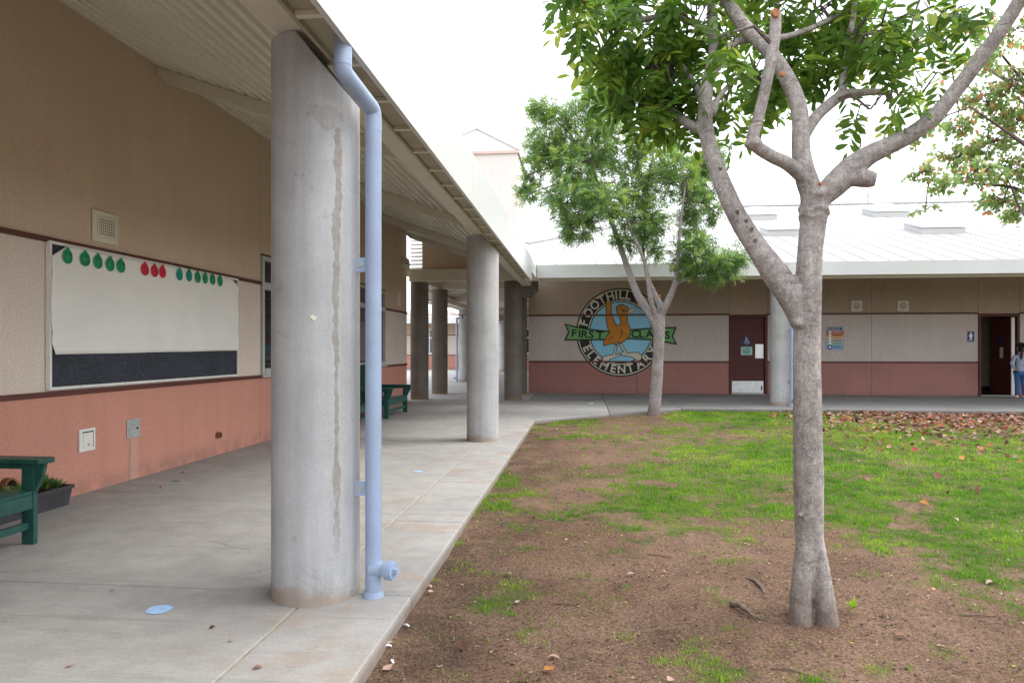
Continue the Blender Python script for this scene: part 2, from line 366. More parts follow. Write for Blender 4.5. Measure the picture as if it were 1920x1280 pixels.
class MB:
    """collects shapes in world space; build() links them as one mesh"""
    def __init__(s): s.v = []; s.f = []
    def add(s, vs, fs):
        k = len(s.v); s.v += [Vector(p) for p in vs]; s.f += [tuple(i + k for i in f) for f in fs]; return s
    def box(s, x0, x1, y0, y1, z0, z1):
        vs = [(x, y, z) for x in (x0, x1) for y in (y0, y1) for z in (z0, z1)]
        return s.add(vs, [(0, 1, 3, 2), (4, 6, 7, 5), (0, 4, 5, 1), (2, 3, 7, 6), (0, 2, 6, 4), (1, 5, 7, 3)])
    def bar(s, a, b, w, h, up=(0, 0, 1)):
        a, b = Vector(a), Vector(b); d = (b - a).normalized(); up = Vector(up)
        sx = d.cross(up)
        if sx.length < 1e-4: sx = d.cross(Vector((1, 0, 0)))
        sx.normalize(); uz = sx.cross(d).normalized()
        vs = [p + sx * (i * w / 2) + uz * (j * h / 2) for p in (a, b) for i, j in ((-1, -1), (1, -1), (1, 1), (-1, 1))]
        return s.add(vs, [(3, 2, 1, 0), (4, 5, 6, 7), (0, 1, 5, 4), (1, 2, 6, 5), (2, 3, 7, 6), (3, 0, 4, 7)])
    def prism(s, poly, d):
        """planar polygon (3D points) pushed along vector d"""
        n = len(poly); d = Vector(d); P = [Vector(p) for p in poly]
        return s.add(P + [p + d for p in P], [tuple(range(n - 1, -1, -1)), tuple(range(n, 2 * n))] + [(i, (i + 1) % n, n + (i + 1) % n, n + i) for i in range(n)])
    def cyl(s, a, b, r, n=24, r2=None, caps=True):
        a, b = Vector(a), Vector(b); d = (b - a).normalized(); r2 = r if r2 is None else r2
        x = d.orthogonal().normalized(); y = d.cross(x)
        ring = lambda c, q: [c + x * (q * math.cos(2 * math.pi * i / n)) + y * (q * math.sin(2 * math.pi * i / n)) for i in range(n)]
        fs = [(i, (i + 1) % n, n + (i + 1) % n, n + i) for i in range(n)]
        if caps: fs += [tuple(range(n - 1, -1, -1)), tuple(range(n, 2 * n))]
        return s.add(ring(a, r) + ring(b, r2), fs)
    def tube(s, pts, rad, n=12, jitter=0.0, caps=True):
        """swept tube along points, radius per point, with a rotation-minimising frame"""
        P = [Vector(p) for p in pts]; k = len(P)
        R = rad if isinstance(rad, (list, tuple)) else [rad] * k
        T = [(P[min(i + 1, k - 1)] - P[max(i - 1, 0)]).normalized() for i in range(k)]
        x = T[0].orthogonal().normalized(); vs = []
        for i in range(k):
            x = (x - T[i] * x.dot(T[i])).normalized(); y = T[i].cross(x)
            for j in range(n):
                a = 2 * math.pi * j / n
                q = R[i] * (1 + jitter * random.uniform(-1, 1))
                vs.append(P[i] + x * (q * math.cos(a)) + y * (q * math.sin(a)))
        fs = [(i * n + j, i * n + (j + 1) % n, (i + 1) * n + (j + 1) % n, (i + 1) * n + j) for i in range(k - 1) for j in range(n)]
        if caps: fs += [tuple(range(n - 1, -1, -1)), tuple(range((k - 1) * n, k * n))]
        return s.add(vs, fs)
    def build(s, name, mat, parent=None, loc=None, bevel=0.0, smooth=False, seg=2):
        org = ORG[parent.name] if parent is not None else Vector(loc or (0, 0, 0))
        me = bpy.data.meshes.new(name); me.from_pydata([tuple(v - org) for v in s.v], [], s.f); me.update()
        if smooth:
            me.polygons.foreach_set('use_smooth', [True] * len(me.polygons))
            if smooth != 'full': me.set_sharp_from_angle(angle=math.radians(40))
        o = link(name, me, mat, parent, loc)
        if bevel:
            b = o.modifiers.new('bevel', 'BEVEL'); b.width = bevel; b.segments = seg; b.limit_method = 'ANGLE'
        return o

def np_mesh(name, V, Fc, attrs=None, smooth=False):
    V = np.asarray(V, np.float32); Fc = np.asarray(Fc, np.int32); k = Fc.shape[1]
    me = bpy.data.meshes.new(name)
    me.vertices.add(len(V)); me.vertices.foreach_set('co', V.ravel())
    me.loops.add(Fc.size); me.loops.foreach_set('vertex_index', Fc.ravel())
    me.polygons.add(len(Fc)); me.polygons.foreach_set('loop_start', np.arange(0, Fc.size, k, dtype=np.int32))
    me.update(calc_edges=True); me.validate()
    for n, a in (attrs or {}).items():
        at = me.attributes.new(n, 'FLOAT', 'POINT'); at.data.foreach_set('value', np.asarray(a, np.float32))
    if smooth: me.polygons.foreach_set('use_smooth', np.ones(len(me.polygons), bool))
    return me
def stamp(tv, tf, mats, locs, tints=None, tv_tint=None):
    """many transformed copies of one template as arrays: mats (n,3,3) locs (n,3)"""
    n, k = len(locs), len(tv)
    V = np.einsum('nij,kj->nki', mats, tv) + locs[:, None, :]
    Fc = (tf[None] + (np.arange(n) * k)[:, None, None]).reshape(-1, tf.shape[1])
    at = None
    if tints is not None:
        at = np.repeat(tints, k)
        if tv_tint is not None: at = at + np.tile(tv_tint, n)
        at = np.clip(at, 0, 1)
    return V.reshape(-1, 3), Fc, at
def vnoise(x, y, seed=0):
    """smooth value noise on arrays"""
    r = np.random.default_rng(seed).random((64, 64))
    xi, yi = np.floor(x).astype(int), np.floor(y).astype(int); fx, fy = x - xi, y - yi
    fx, fy = fx * fx * (3 - 2 * fx), fy * fy * (3 - 2 * fy)
    g = lambda a, b: r[a % 64, b % 64]
    return (g(xi, yi) * (1 - fx) + g(xi + 1, yi) * fx) * (1 - fy) + (g(xi, yi + 1) * (1 - fx) + g(xi + 1, yi + 1) * fx) * fy
def fbm(x, y, f, o=4, seed=0):
    return sum(vnoise(x * f * 2 ** i, y * f * 2 ** i, seed + i) * .5 ** i for i in range(o)) / sum(.5 ** i for i in range(o))
def text_mesh(body, size, bold=0.0, align='CENTER'):
    cu = bpy.data.curves.new('lettering', 'FONT'); cu.body = body; cu.size = size; cu.offset = bold
    cu.align_x = align; cu.align_y = 'CENTER'; cu.extrude = .0008; cu.resolution_u = 3
    ob = bpy.data.objects.new('lettering', cu)
    me = bpy.data.meshes.new_from_object(ob)
    bpy.data.objects.remove(ob); bpy.data.curves.remove(cu)
    return me
def letters(name, body, size, centre, mat, parent, rot=0.0, bold=0.0, sx=1.0):
    """flat lettering on a wall that faces -Y, centred on a world point"""
    me = text_mesh(body, size, bold)
    R = Matrix.Rotation(rot, 4, 'Z'); W = Matrix(((1, 0, 0, 0), (0, 0, -1, 0), (0, 1, 0, 0), (0, 0, 0, 1)))
    c = Vector(centre) - ORG[parent.name]
    me.transform(Matrix.Translation(c) @ W @ R @ Matrix.Diagonal((sx, 1, 1, 1)))
    me.materials.clear()
    return link(name, me, mat, parent)
# ------------------------------------------------------------------ THE SETTING: ground and walkways
KX, LAWN = -.885, -.07
tg = MB(); tg.add([(-600, -600, -.16), (600, -600, -.16), (600, 600, -.16), (-600, 600, -.16)], [(0, 1, 2, 3)])
tag(tg.build('ground', M['far_ground']), kind='structure')

# walkway: a recessed bed with cast slabs on it
bed = MB(); bed.box(-4.45, KX - .02, -4, 12.5, -.15, -.014); bed.box(-4.45, 24, 15.45, 20.45, -.15, -.014); bed.box(-4.45, KX - .02, 12.5, 15.45, -.15, -.014)
walk = tag(bed.build('walkway', M['joint']), kind='structure')
def slab(poly, top=0.0, mat='slab'):
    # slabs run down past the bed so that their outer face is the kerb
    m = MB(); m.prism([(x, y, -.15) for x, y in poly], (0, 0, .15 + top)); return m.build('paving_slab', M[mat], walk, bevel=.006)
G = .006
m = MB(); m.box(-1.4095, -1.4005, -4, 12.6, -.014, -.004); m.build('joint_strip', paint('tan joint strip', (.36, .31, .23), .9, var=.25, vs=12), walk)
y = 3.54 - 6.165 * 1.0
ys = [y]
while ys[-1] < 17.0: ys.append(min(ys[-1] + 6.165, 17.3) if ys[-1] + 6.165 < 16 else 17.4)
for a, b in zip(ys[:-1], ys[1:]): slab([(-4.42, a + G), (-1.405 - G, a + G), (-1.405 - G, b - G), (-4.42, b - G)])
y = 3.54 - 1.541 * 4
while y < 12.5:
    e = y + 1.541 if y + 1.541 < 12.2 else 12.62
    slab([(-1.405 + G, y + G), (KX, y + G), (KX, e - G), (-1.405 + G, e - G)], .001); y = e
slab([(-1.405 + G, 12.62 + G), (KX, 12.62 + G), (.5, 13.98), (.5, 17.4), (-1.405 + G, 17.4)])
slab([(.5 + 2 * G, 13.99), (2.1 - G, 15.42), (2.1 - G, 20.44), (.5 + 2 * G, 20.44)], 0, 'slab_shaded')
slab([(-1.405 + G, 17.4 + 2 * G), (.5, 17.4 + 2 * G), (.5, 20.44), (-1.405 + G, 20.44)], 0, 'slab_shaded')
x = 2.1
while x < 23: slab([(x + G, 15.42), (x + 3.05 - G, 15.42), (x + 3.05 - G, 20.44), (x + G, 20.44)], 0, 'slab_shaded'); x += 3.05
court = MB(); court.box(-40, -1.41, 17.42, 60, -.15, -.004); court.box(-40, -12.2, -10, 17.42, -.15, -.004)
tag(court.build('courtyard_pavement', M['slab']), kind='structure')

# lawn: worn turf. Control points (photo pixel, turf density) give a density map over the lawn
CTRL = [(1010,800,.4),(1100,792,.5),(1200,772,.15),(1170,785,.1),(1300,775,.9),(1400,775,.95),(1500,775,.95),(1560,780,.9),(1650,790,.8),(1750,790,.6),(1900,790,.6),
 (1010,818,.2),(1080,812,.35),(1200,812,.4),(1300,815,.5),(1400,815,.45),(1480,815,.6),(1600,830,.9),(1750,840,.85),(1900,850,.9),
 (980,850,.1),(1060,840,.0),(1120,850,.05),(1200,850,.5),(1300,850,.95),(1400,860,1),(1480,860,.95),(1600,880,1),(1750,890,1),(1900,900,1),
 (940,905,.55),(1000,890,.15),(1060,900,.15),(1120,890,.5),(1200,900,.8),(1300,900,.95),(1400,900,.95),(1470,910,.9),(1600,930,1),(1720,952,.55),(1800,960,.95),(1900,960,1),
 (920,945,.6),(1000,930,.32),(1060,940,.36),(1150,930,.7),(1250,940,.9),(1350,945,.85),(1450,950,.75),(1600,975,.85),(1700,985,.45),(1780,1000,.9),(1900,1010,1),
 (900,1000,.12),(1050,965,.4),(1150,970,.4),(1250,985,.42),(1350,990,.25),(1450,990,.15),(1580,1000,.35),(1650,1015,.7),(1750,1040,.85),(1850,1060,.9),(1910,1090,.8),
 (850,1080,.15),(950,1050,.08),(1100,1040,.05),(1300,1040,.03),(1450,1050,.02),(1600,1050,.05),(1700,1070,.15),(1800,1100,.3),(1900,1140,.2),
 (930,1100,.48),(800,1130,.0),(1050,1110,.08),(1250,1110,.03),(1450,1130,.03),(1650,1120,.05),(1850,1180,.1),
 (760,1200,.02),(900,1200,.05),(1000,1190,.26),(1150,1180,.24),(1300,1190,.14),(1500,1220,.2),(1700,1220,.16),(1850,1230,.18),(800,1270,.03),(950,1270,.2),(1200,1270,.24),(1400,1270,.26),(1600,1270,.26)]
CT = np.array(CTRL, float)
def turf(x, y):
    P = np.stack([x, y, np.full_like(x, LAWN)], 1)
    # lay the control points out by bearing and log distance, so near and far points weigh alike
    px, py = project(P); py = np.clip(py, 700, 1500); px = np.clip(px, 500, 2300)
    w0 = np.zeros(len(x)); w1 = np.zeros(len(x))
    for cx, cy, d in CT:
        q = ((px - cx) / 60) ** 2 + ((py - cy) / (6 + .22 * (cy - 740) * .55)) ** 2 + .05
        w = q ** -2.0; w0 += w; w1 += w * d
    d = w1 / w0
    n = fbm(x, y, 1.4, 5, 3); n2 = fbm(x, y, 5.5, 3, 9)
    n3 = fbm(x, y, 13.0, 2, 15)
    return np.clip(d * .93 + (n - .5) * .95 + (n2 - .5) * 1.05 + (n3 - .5) * .5, 0, 1)
def on_lawn(x, y, pad=0.0):
    ok = (x > KX + pad) & (y < 15.42 - pad)
    # the chamfered corner of the walk
    return ok & ~((y - 12.62 + pad) > (x - KX - pad) * (15.42 - 12.62) / (2.1 - KX))
def lawn_z(x, y): return LAWN + (fbm(x, y, .9, 3, 21) - .5) * .05 + (fbm(x, y, 4.0, 3, 22) - .5) * .022
gx = np.concatenate([np.arange(-.95, 4.2, .035), np.arange(4.2, 14.0, .09), np.arange(14, 42, 1.4)])
gy = np.concatenate([np.arange(-8, 1.2, .4), np.arange(1.2, 6.0, .035), np.arange(6.0, 15.6, .07)])
XX, YY = np.meshgrid(gx, gy); xx, yy = XX.ravel(), YY.ravel()
zz = lawn_z(xx, yy); tf = turf(xx, yy)
nx_, ny_ = len(gx), len(gy)
I = np.arange(nx_ * ny_).reshape(ny_, nx_)
Fq = np.stack([I[:-1, :-1], I[:-1, 1:], I[1:, 1:], I[1:, :-1]], -1).reshape(-1, 4)
lawn = link('lawn', np_mesh('lawn', np.stack([xx, yy, zz], 1), Fq, {'turf': tf}, True), M['soil']); tag(lawn, kind='structure')

# turf blades
def blades(n, x0, x1, y0, y1, hmin, hmax, w, seed):
    r = np.random.default_rng(seed)
    q = n // 14; tx, ty = np.repeat(r.uniform(x0, x1, q), 14), np.repeat(r.uniform(y0, y1, q), 14); th_ = np.repeat(r.gamma(6, 1 / 6, q), 14); n = q * 14
    sp = 9 * w; x, y = tx + r.normal(0, sp, n), ty + r.normal(0, sp, n)
    d = turf(x, y); keep = (r.random(n) < np.clip((d - .13) * 1.6, 0, 1) ** 1.4) & on_lawn(x, y, .0)
    x, y, d, th_ = x[keep], y[keep], d[keep], th_[keep]; k = len(x)
    a = r.uniform(0, 2 * np.pi, k); h = r.uniform(hmin, hmax, k) * (.45 + .55 * d) * th_; lean = r.uniform(.2, 1.1, k) * h
    z = lawn_z(x, y) - .004
    c, s = np.cos(a), np.sin(a); ww = w * r.uniform(.7, 1.3, k)
    V = np.stack([np.stack([x - s * ww, y + c * ww, z], 1), np.stack([x + s * ww, y - c * ww, z], 1),
                  np.stack([x + c * lean * .4 + s * ww * .7, y + s * lean * .4 - c * ww * .7, z + h * .65], 1),
                  np.stack([x + c * lean * .4 - s * ww * .7, y + s * lean * .4 + c * ww * .7, z + h * .65], 1),
                  np.stack([x + c * lean, y + s * lean, z + h], 1)], 1).reshape(-1, 3)
    b = (np.arange(k) * 5)[:, None, None]
    Fc = (np.array([[0, 1, 2], [0, 2, 3], [3, 2, 4]])[None] + b).reshape(-1, 3)
    tint = np.clip(-.02 + .9 * fbm(x, y, .8, 3, 5) + .7 * (fbm(x, y, 5, 2, 6) - .5) + r.normal(0, .12, k) + np.where(r.random(k) < .06 + .4 * (d < .4) + .22 * ((x > 3.5) & (y > 8)), .4, 0), 0, 1)
    return V, Fc, np.repeat(tint, 5)
sets = [blades(420000, -.9, 5.6, 1.6, 7.5, .008, .034, .0015, 1), blades(260000, -.9, 10.5, 7.5, 15.45, .012, .042, .0032, 2)]
off = 0; Vs, Fs, Ts = [], [], []
for V, Fc, T in sets: Vs.append(V); Fs.append(Fc + off); Ts.append(T); off += len(V)
gr = link('grass', np_mesh('grass', np.concatenate(Vs), np.concatenate(Fs), {'tint': np.concatenate(Ts)}), M['grass'])
tag(gr, 'short patchy bright green grass growing through the bare soil of the lawn', 'grass', kind='stuff')

# ------------------------------------------------------------------ classroom building on the left
WX = -4.4; EAVE = 2.84
LB = (-4.2, 17.1)
room = thing('classroom_building', (-8, 7, 0), 'long stucco classroom building with salmon base and ribbed overhanging roof, along the left', 'building')
WIN = [(9.2, 11.25), (13.25, 15.2)]; WZ = (.92, 2.56)
core = MB()
prev = LB[0]
for a, b in WIN + [(LB[1], None)]:
    core.box(-4.6, WX - .09, prev, a, -.05, 4.25)
    if b is None: break
    core.box(-4.6, WX - .09, a, b, -.05, WZ[0]); core.box(-4.6, WX - .09, a, b, WZ[1], 4.25); prev = b
core.box(-12, -4.6, LB[0], LB[0] + .2, -.05, 4.25); core.box(-12, -4.6, LB[1] - .2, LB[1] - .01, -.05, 4.25); core.box(-12, -11.8, LB[0], LB[1], -.05, 4.25)
core.box(-11.8, -4.6, LB[0] + .2, LB[1] - .2, -.05, -.004)
core.build('wall', M['core'], room)
J = .004
def panel(x0, x1, y0, y1, z0, z1, mat, bld): 
    m = MB(); m.box(x0, x1, y0, y1, z0, z1); return m.build('stucco_panel', M[mat], bld, bevel=.003)
for a, b in [(-4.2, 3.2), (3.2, 9.17), (9.17, 11.28), (11.28, 13.22), (13.22, 15.23), (15.23, 17.1)]:
    win = (a, b) in [(9.17, 11.28), (13.22, 15.23)]
    e = J if b < 17 else 0
    panel(WX - .09, WX, a + J, b - e, -.05, .895, 'salmon', room)
    if win:
        panel(WX - .09, WX, a + J, b - e, WZ[1] + .03, 4.22, 'tan', room)
    else:
        panel(WX - .09, WX, a + J, b - e, .9, 2.17, 'beige', room); panel(WX - .09, WX, a + J, b - e, 2.18, 4.22, 'tan', room)
        for z in (.9, 2.175):
            m = MB(); m.box(WX - .02, WX + .022, a + .001, b - .001, z - .022, z + .022); m.build('trim_band', M['band'], room, bevel=.004)
    if win:
        m = MB(); m.box(WX - .02, WX + .018, a + .001, b - .001, .878, .905); m.build('trim_band', M['band'], room, bevel=.004)
# end wall of the classroom block (faces the passage)
panel(-12, WX - .092, 17.092, 17.1, -.05, .895, 'salmon', room); panel(-12, WX - .092, 17.092, 17.1, .9, 2.17, 'beige', room); panel(-12, WX - .092, 17.092, 17.1, 2.18, 4.22, 'tan', room)
for a, b in WIN:
    fr = MB(); X0, X1 = WX - .07, WX + .02
    z0, z1, zt = WZ[0], WZ[1], 2.10
    fr.box(X0, X1, a, a + .06, z0, z1); fr.box(X0, X1, b - .06, b, z0, z1); fr.box(X0, X1, a + .06, b - .06, z1 - .06, z1); fr.box(X0, X1 + .02, a + .06, b - .06, z0, z0 + .09)
    fr.box(X0, X1 - .004, a + .06, b - .06, zt, zt + .10); mid = (a + b) / 2; fr.box(X0, X1 - .008, mid - .03, mid + .03, z0 + .09, zt); fr.box(X0, X1 - .008, mid - .03, mid + .03, zt + .1, z1 - .06)
    w = fr.build('window', M['greytrim'], room, bevel=.004)
    for c, d in ((a + .06, mid - .03), (mid + .03, b - .06)):
        for e, f in ((z0 + .09, zt), (zt + .10, z1 - .06)):
            p = MB(); p.box(WX - .055, WX - .047, c, d, e, f); p.build('pane', M['glass'], w)
    s = MB(); s.box(WX - .02, WX + .05, a - .02, b + .02, z0 - .035, z0 - .001); s.build('sill', M['greytrim'], w, bevel=.005)

# overhanging roof: ribbed deck on rafters, edge beam, gutter, fascia
FX, FZ0, FZ1, FEND = -1.09, 2.70, 3.20, 14.62
def deck_profile(x0, z0, x1, z1, pitch=.152, rib=.052, flank=.012, dep=.06):
    L = math.hypot(x1 - x0, z1 - z0); dx, dz = (x1 - x0) / L, (z1 - z0) / L; nx, nz = -dz, dx
    if nz < 0: nx, nz = -nx, -nz
    pts, s = [], 0.0
    while s < L:
        for q, h in ((0, 0), (pitch - rib - 2 * flank, 0), (pitch - rib - flank, dep), (pitch - flank, dep)):
            if s + q <= L: pts.append((x0 + dx * (s + q) + nx * h, z0 + dz * (s + q) + nz * h))
        s += pitch
    return pts + [(x1, z1)]
def deck(pts, a, b, axis='y'):
    m = MB(); n = len(pts)
    P = lambda p, q, o: (p[0], q, p[1] + o) if axis == 'y' else (q, p[0], p[1] + o)
    m.add([P(p, q, 0) for q in (a, b) for p in pts], [(i, i + 1, n + i + 1, n + i) for i in range(n - 1)])
    return m
RAFT = [2.95, 6.86, 10.75, 14.7, 16.98]
prof = deck_profile(-1.30, 3.11, -4.395, 4.20)
for a, b in zip([LB[0]] + RAFT[:-1], RAFT[:-1] + [17.4]): deck(prof, a + .002, b - .002).build('deck_panel', M['deck'], room)
for yy_ in RAFT:
    m = MB(); h = .135
    zr = lambda x: 3.11 + (-1.30 - x) * (1.09 / 3.095) - .004
    m.prism([(-1.36, yy_ - .03, zr(-1.36)), (-4.398, yy_ - .03, zr(-4.398)), (-4.398, yy_ - .03, zr(-4.398) - h * .55), (-4.28, yy_ - .03, zr(-4.28) - h), (-1.36, yy_ - .03, zr(-1.36) - h)], (0, .06, 0))
    m.build('rafter', M['cream'], room, bevel=.004)
m = MB(); m.prism([(-1.30, LB[0], 3.16), (-12.2, LB[0], 3.16 + 10.9 * .3522), (-12.2, LB[0], 3.22 + 10.9 * .3522), (-1.30, LB[0], 3.22)], (0, 17.45 - LB[0], 0)); m.build('roof', M['roof'], room)
m = MB(); m.box(-1.53, -1.30, LB[0], 17.3, 2.843, 3.09); m.build('edge_beam', M['cream'], room, bevel=.01)
m = MB(); m.box(-1.275, -1.255, LB[0], FEND, 2.72, 3.1); m.box(-1.295, -1.2751, LB[0], FEND, 2.78, 2.80); m.build('gutter_rail', M['olive'], room, bevel=.003)
m = MB(); m.box(-1.254, FX - .011, LB[0], FEND, 2.745, 2.757); m.build('gutter', M['olive'], room)
yb = .83
while yb < FEND - .1:
    m = MB(); m.box(-1.253, FX - .012, yb - .018, yb + .018, 2.722, 2.744); m.build('gutter_bracket', M['cream'], room); yb += .53
ya = 4.07 - 2.76 * 3
while ya < FEND - .2:
    e = min(ya + 2.76, FEND)
    m = MB(); m.box(FX - .01, FX, ya + .003, e - .003, FZ0, FZ1); m.box(FX - .03, FX - .0105, ya + .003, e - .003, FZ0, FZ0 + .012); m.box(FX - .09, FX - .0105, ya + .003, e - .003, FZ1 - .012, FZ1)
    m.build('fascia_panel', M['fascia'], room, bevel=.002); ya = e
# return piece at the corner
m = MB(); m.box(FX - .05, FX - .012, FEND + .004, 16.18, 2.92, 3.2); m.build('fascia_panel', M['fascia'], room)
# gable above the passage, cross beams, soffit
m = MB(); m.box(-4.395, -1.31, 17.30, 17.5, 2.985, 3.29); m.build('cross_beam', M['cream'], room, bevel=.008)
m = MB(); m.prism([(-4.08, 17.42, 3.292), (-1.31, 17.42, 3.292), (-1.31, 17.42, 3.11), (-1.33, 17.42, 3.292 + .01), (-4.08, 17.42, 4.08)][:2] + [(-4.08, 17.42, 4.07)], (0, .14, 0)); m.build('gable_panel', M['tan'], room)
lv = MB()
for k in range(8): lv.bar((-4.39, 17.44, 3.33 + .1 * k), (-4.09, 17.44, 3.33 + .1 * k), .09, .012, up=(0, -.6, .8))
lv.build('bright_gap_slats', M['whitepaint'], room)  # white slats stand in for an open gap showing the sky-lit soffit

# ------------------------------------------------------------------ passage roof and far wing
pas = thing('passage_canopy', (-3, 22, 0), 'dark covered passage roof beyond the left columns leading to the far court', 'canopy')
m = MB(); m.box(-4.9, -1.62, 17.58, 20.9, 3.30, 3.36); m.build('soffit', M['shaded_tan'], pas)
m = MB(); m.box(-4.6, -1.6, 19.8, 20.0, 2.99, 3.29); m.build('cross_beam', M['cream'], pas, bevel=.008)
m = MB(); m.box(-4.30, -4.12, 17.51, 19.79, 3.0, 3.2); m.build('side_beam', M['cream'], pas, bevel=.008)
prof2 = deck_profile(-5.05, 3.02, -1.6, 4.1)
deck(prof2, 20.92, 47.0).build('deck_panel', M['deck'], pas)
m = MB(); m.prism([(-5.1, 20.92, 3.06), (-1.6, 20.92, 4.2), (-1.6, 20.92, 4.26), (-5.1, 20.92, 3.12)], (0, 26, 0)); m.build('roof', M['roof'], pas)
m = MB(); m.box(-5.12, -5.08, 20.92, 46.9, 2.88, 3.14); m.build('fascia_panel', M['fascia'], pas)
m = MB(); m.box(-4.86, -4.62, 20.95, 46.9, 2.86, 3.05); m.build('edge_beam', M['cream'], pas)
for k in range(7):
    yy_ = 22.5 + 4 * k; m = MB(); m.bar((-4.9, yy_, 2.98), (-1.62, yy_, 4.0), .1, .14); m.build('rafter', M['cream'], pas)

far = thing('far_classroom_building', (-9, 46, 0), 'distant stucco classroom with white framed windows seen between the passage columns', 'building')
FY = 45.0
m = MB(); m.box(-26, 6, FY + .1, FY + 8, -.05, 3.6); m.build('wall', M['core'], far)
for z0, z1, mt in ((-.05, .9, 'salmon'), (.905, 2.2, 'beige'), (2.21, 3.6, 'tan')): panel(-26, 6, FY, FY + .1, z0, z1, mt, far)
for z in (.905, 2.205):
    m = MB(); m.box(-26, 6, FY - .02, FY - .001, z - .025, z + .025); m.build('trim_band', M['band'], far)
for k in range(7):
    xa = -25.3 + k * 3.45 + .5
    m = MB(); m.box(xa, xa + 1.9, FY - .035, FY - .003, .95, 2.62); w = m.build('window', M['whitepaint'], far)
    for c, d in ((xa + .09, xa + .91), (xa + .99, xa + 1.81)):
        for e, f in ((1.07, 1.98), (2.08, 2.54)):
            p = MB(); p.box(c, d, FY - .042, FY - .036, e, f); p.build('pane', M['glass'], w)
m = MB(); m.box(-26.5, 6.5, FY - 2.0, FY - 1.9, 2.9, 3.3); m.build('fascia_panel', M['fascia'], far)
m = MB(); m.prism([(-26.5, FY - 1.9, 3.2), (-26.5, FY + 4, 4.1), (-26.5, FY + 9, 3.3)], (33, 0, 0)); m.build('roof', M['roof'], far)

# ------------------------------------------------------------------ restroom building across the back
BY = 20.5
xat = lambda px: at_Y(px, 655, BY).x
back = thing('restroom_building', (8, 24, 0), 'long stucco restroom building with rose base and wide white metal roof across the back', 'building')
JX = [-1.62, xat(1194), xat(1367), xat(1439), xat(1634.5), xat(1834), xat(1912), 15.6, 19.5]
D1, D2 = (JX[2], JX[3]), (JX[5], JX[6]); DZ = 2.25
m = MB()
m.box(-1.62, D1[0] - .01, BY + .1, BY + .3, -.05, 4.3); m.box(D1[1] + .01, D2[0] - .01, BY + .1, BY + .3, -.05, 4.3); m.box(D2[1] + .01, 19.5, BY + .1, BY + .3, -.05, 4.3)
for d in (D1, D2): m.box(d[0] - .01, d[1] + .01, BY + .1, BY + .3, DZ, 4.3)
m.box(-1.62, -1.4, BY + .3, 44.9, -.05, 4.3); m.box(19.3, 19.5, BY + .3, 36, -.05, 3.6); m.box(-1.4, 19.3, 35.8, 36, -.05, 3.6)
m.build('wall', M['core'], back)
for a, b in zip(JX[:-1], JX[1:]):
    door = (a, b) in (D1, D2)
    panel(a + J, b - J, BY, BY + .099, 2.285 if not door else DZ + .01, 4.32, 'shaded_tan', back)
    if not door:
        panel(a + J, b - J, BY, BY + .099, .93, 2.255, 'shaded_beige', back); panel(a + J, b - J, BY, BY + .099, -.05, .90, 'shaded_rose', back)
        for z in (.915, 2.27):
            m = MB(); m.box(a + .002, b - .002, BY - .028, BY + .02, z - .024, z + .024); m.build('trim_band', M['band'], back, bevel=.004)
panel(-1.63, -1.625, BY + .3, 44.9, -.05, .9, 'shaded_rose', back); panel(-1.63, -1.625, BY + .3, 44.9, .905, 2.2, 'shaded_beige', back); panel(-1.63, -1.625, BY + .3, 44.9, 2.21, 4.1, 'shaded_tan', back)
# window in the side wall facing the passage
m = MB(); m.box(-1.66, -1.632, 29, 31, .95, 2.5); w = m.build('window', M['whitepaint'], back)
p = MB(); p.box(-1.668, -1.661, 29.1, 30.9, 1.05, 2.4); p.build('pane', M['glass'], w)

# roof: one big white standing-seam plane up to a ridge, hipped on the left
RY0, RZ0, RS = 16.2, 3.22, .30
rz = lambda y: RZ0 + RS * (y - RY0)
hipA, hipB, ridge = (-1.6, 19.5), (5.25, 28.5), 28.5
m = MB()
top = [(-1.15, RY0), (21, RY0), (21, ridge), hipB, hipA, (-1.6, RY0)]
m.prism([(x, y, rz(y) - .07) for x, y in top], (0, 0, .07)); roof = m.build('roof', M['roof'], back)
m = MB(); m.add([(hipA[0], hipA[1], rz(hipA[1]) - .005), (hipB[0], hipB[1], rz(ridge) - .005), (-1.6, 37, rz(hipA[1]) - .2)], [(0, 1, 2)])
m.add([(hipB[0], hipB[1], rz(ridge) - .005), (21, ridge, rz(ridge) - .005), (21, 37, rz(ridge) - 2.6), (-1.6, 37, rz(hipA[1]) - .2)], [(0, 1, 2, 3)]); m.build('rear_roof', M['roof'], back)
xs = -1.1
while xs < 20.9:
    ye = ridge if xs > hipB[0] else hipA[1] + (xs - hipA[0]) * (hipB[1] - hipA[1]) / (hipB[0] - hipA[0])
    m = MB(); m.bar((xs, RY0 + .02, rz(RY0 + .02) + .011), (xs, ye, rz(ye) + .011), .018, .024); m.build('seam', M['roof'], roof); xs += .46
m = MB(); m.bar((*hipA, rz(hipA[1]) + .03), (*hipB, rz(ridge) + .03), .16, .05); m.bar((*hipB, rz(ridge) + .03), (21, ridge, rz(ridge) + .03), .16, .05); m.build('ridge_cap', M['roof'], roof)
for k in range(10):
    q = Vector((*hipA, rz(hipA[1]) + .055)).lerp(Vector((*hipB, rz(ridge) + .055)), k / 10.0); r_ = Vector((*hipA, rz(hipA[1]) + .055)).lerp(Vector((*hipB, rz(ridge) + .055)), k / 10.0 + .085)
    if k in (0, 1): m = MB(); m.bar(q, r_, .1, .03); m.build('hip_flashing', M['flash'], roof)
prof3 = [(a, b) for a, b in deck_profile(16.25, 3.04, 20.495, 4.32)]
xs = -1.05
for k in range(6):
    deck(prof3, xs + .002, xs + 3.6, 'x').build('deck_panel', M['deck'], back); xs += 3.602
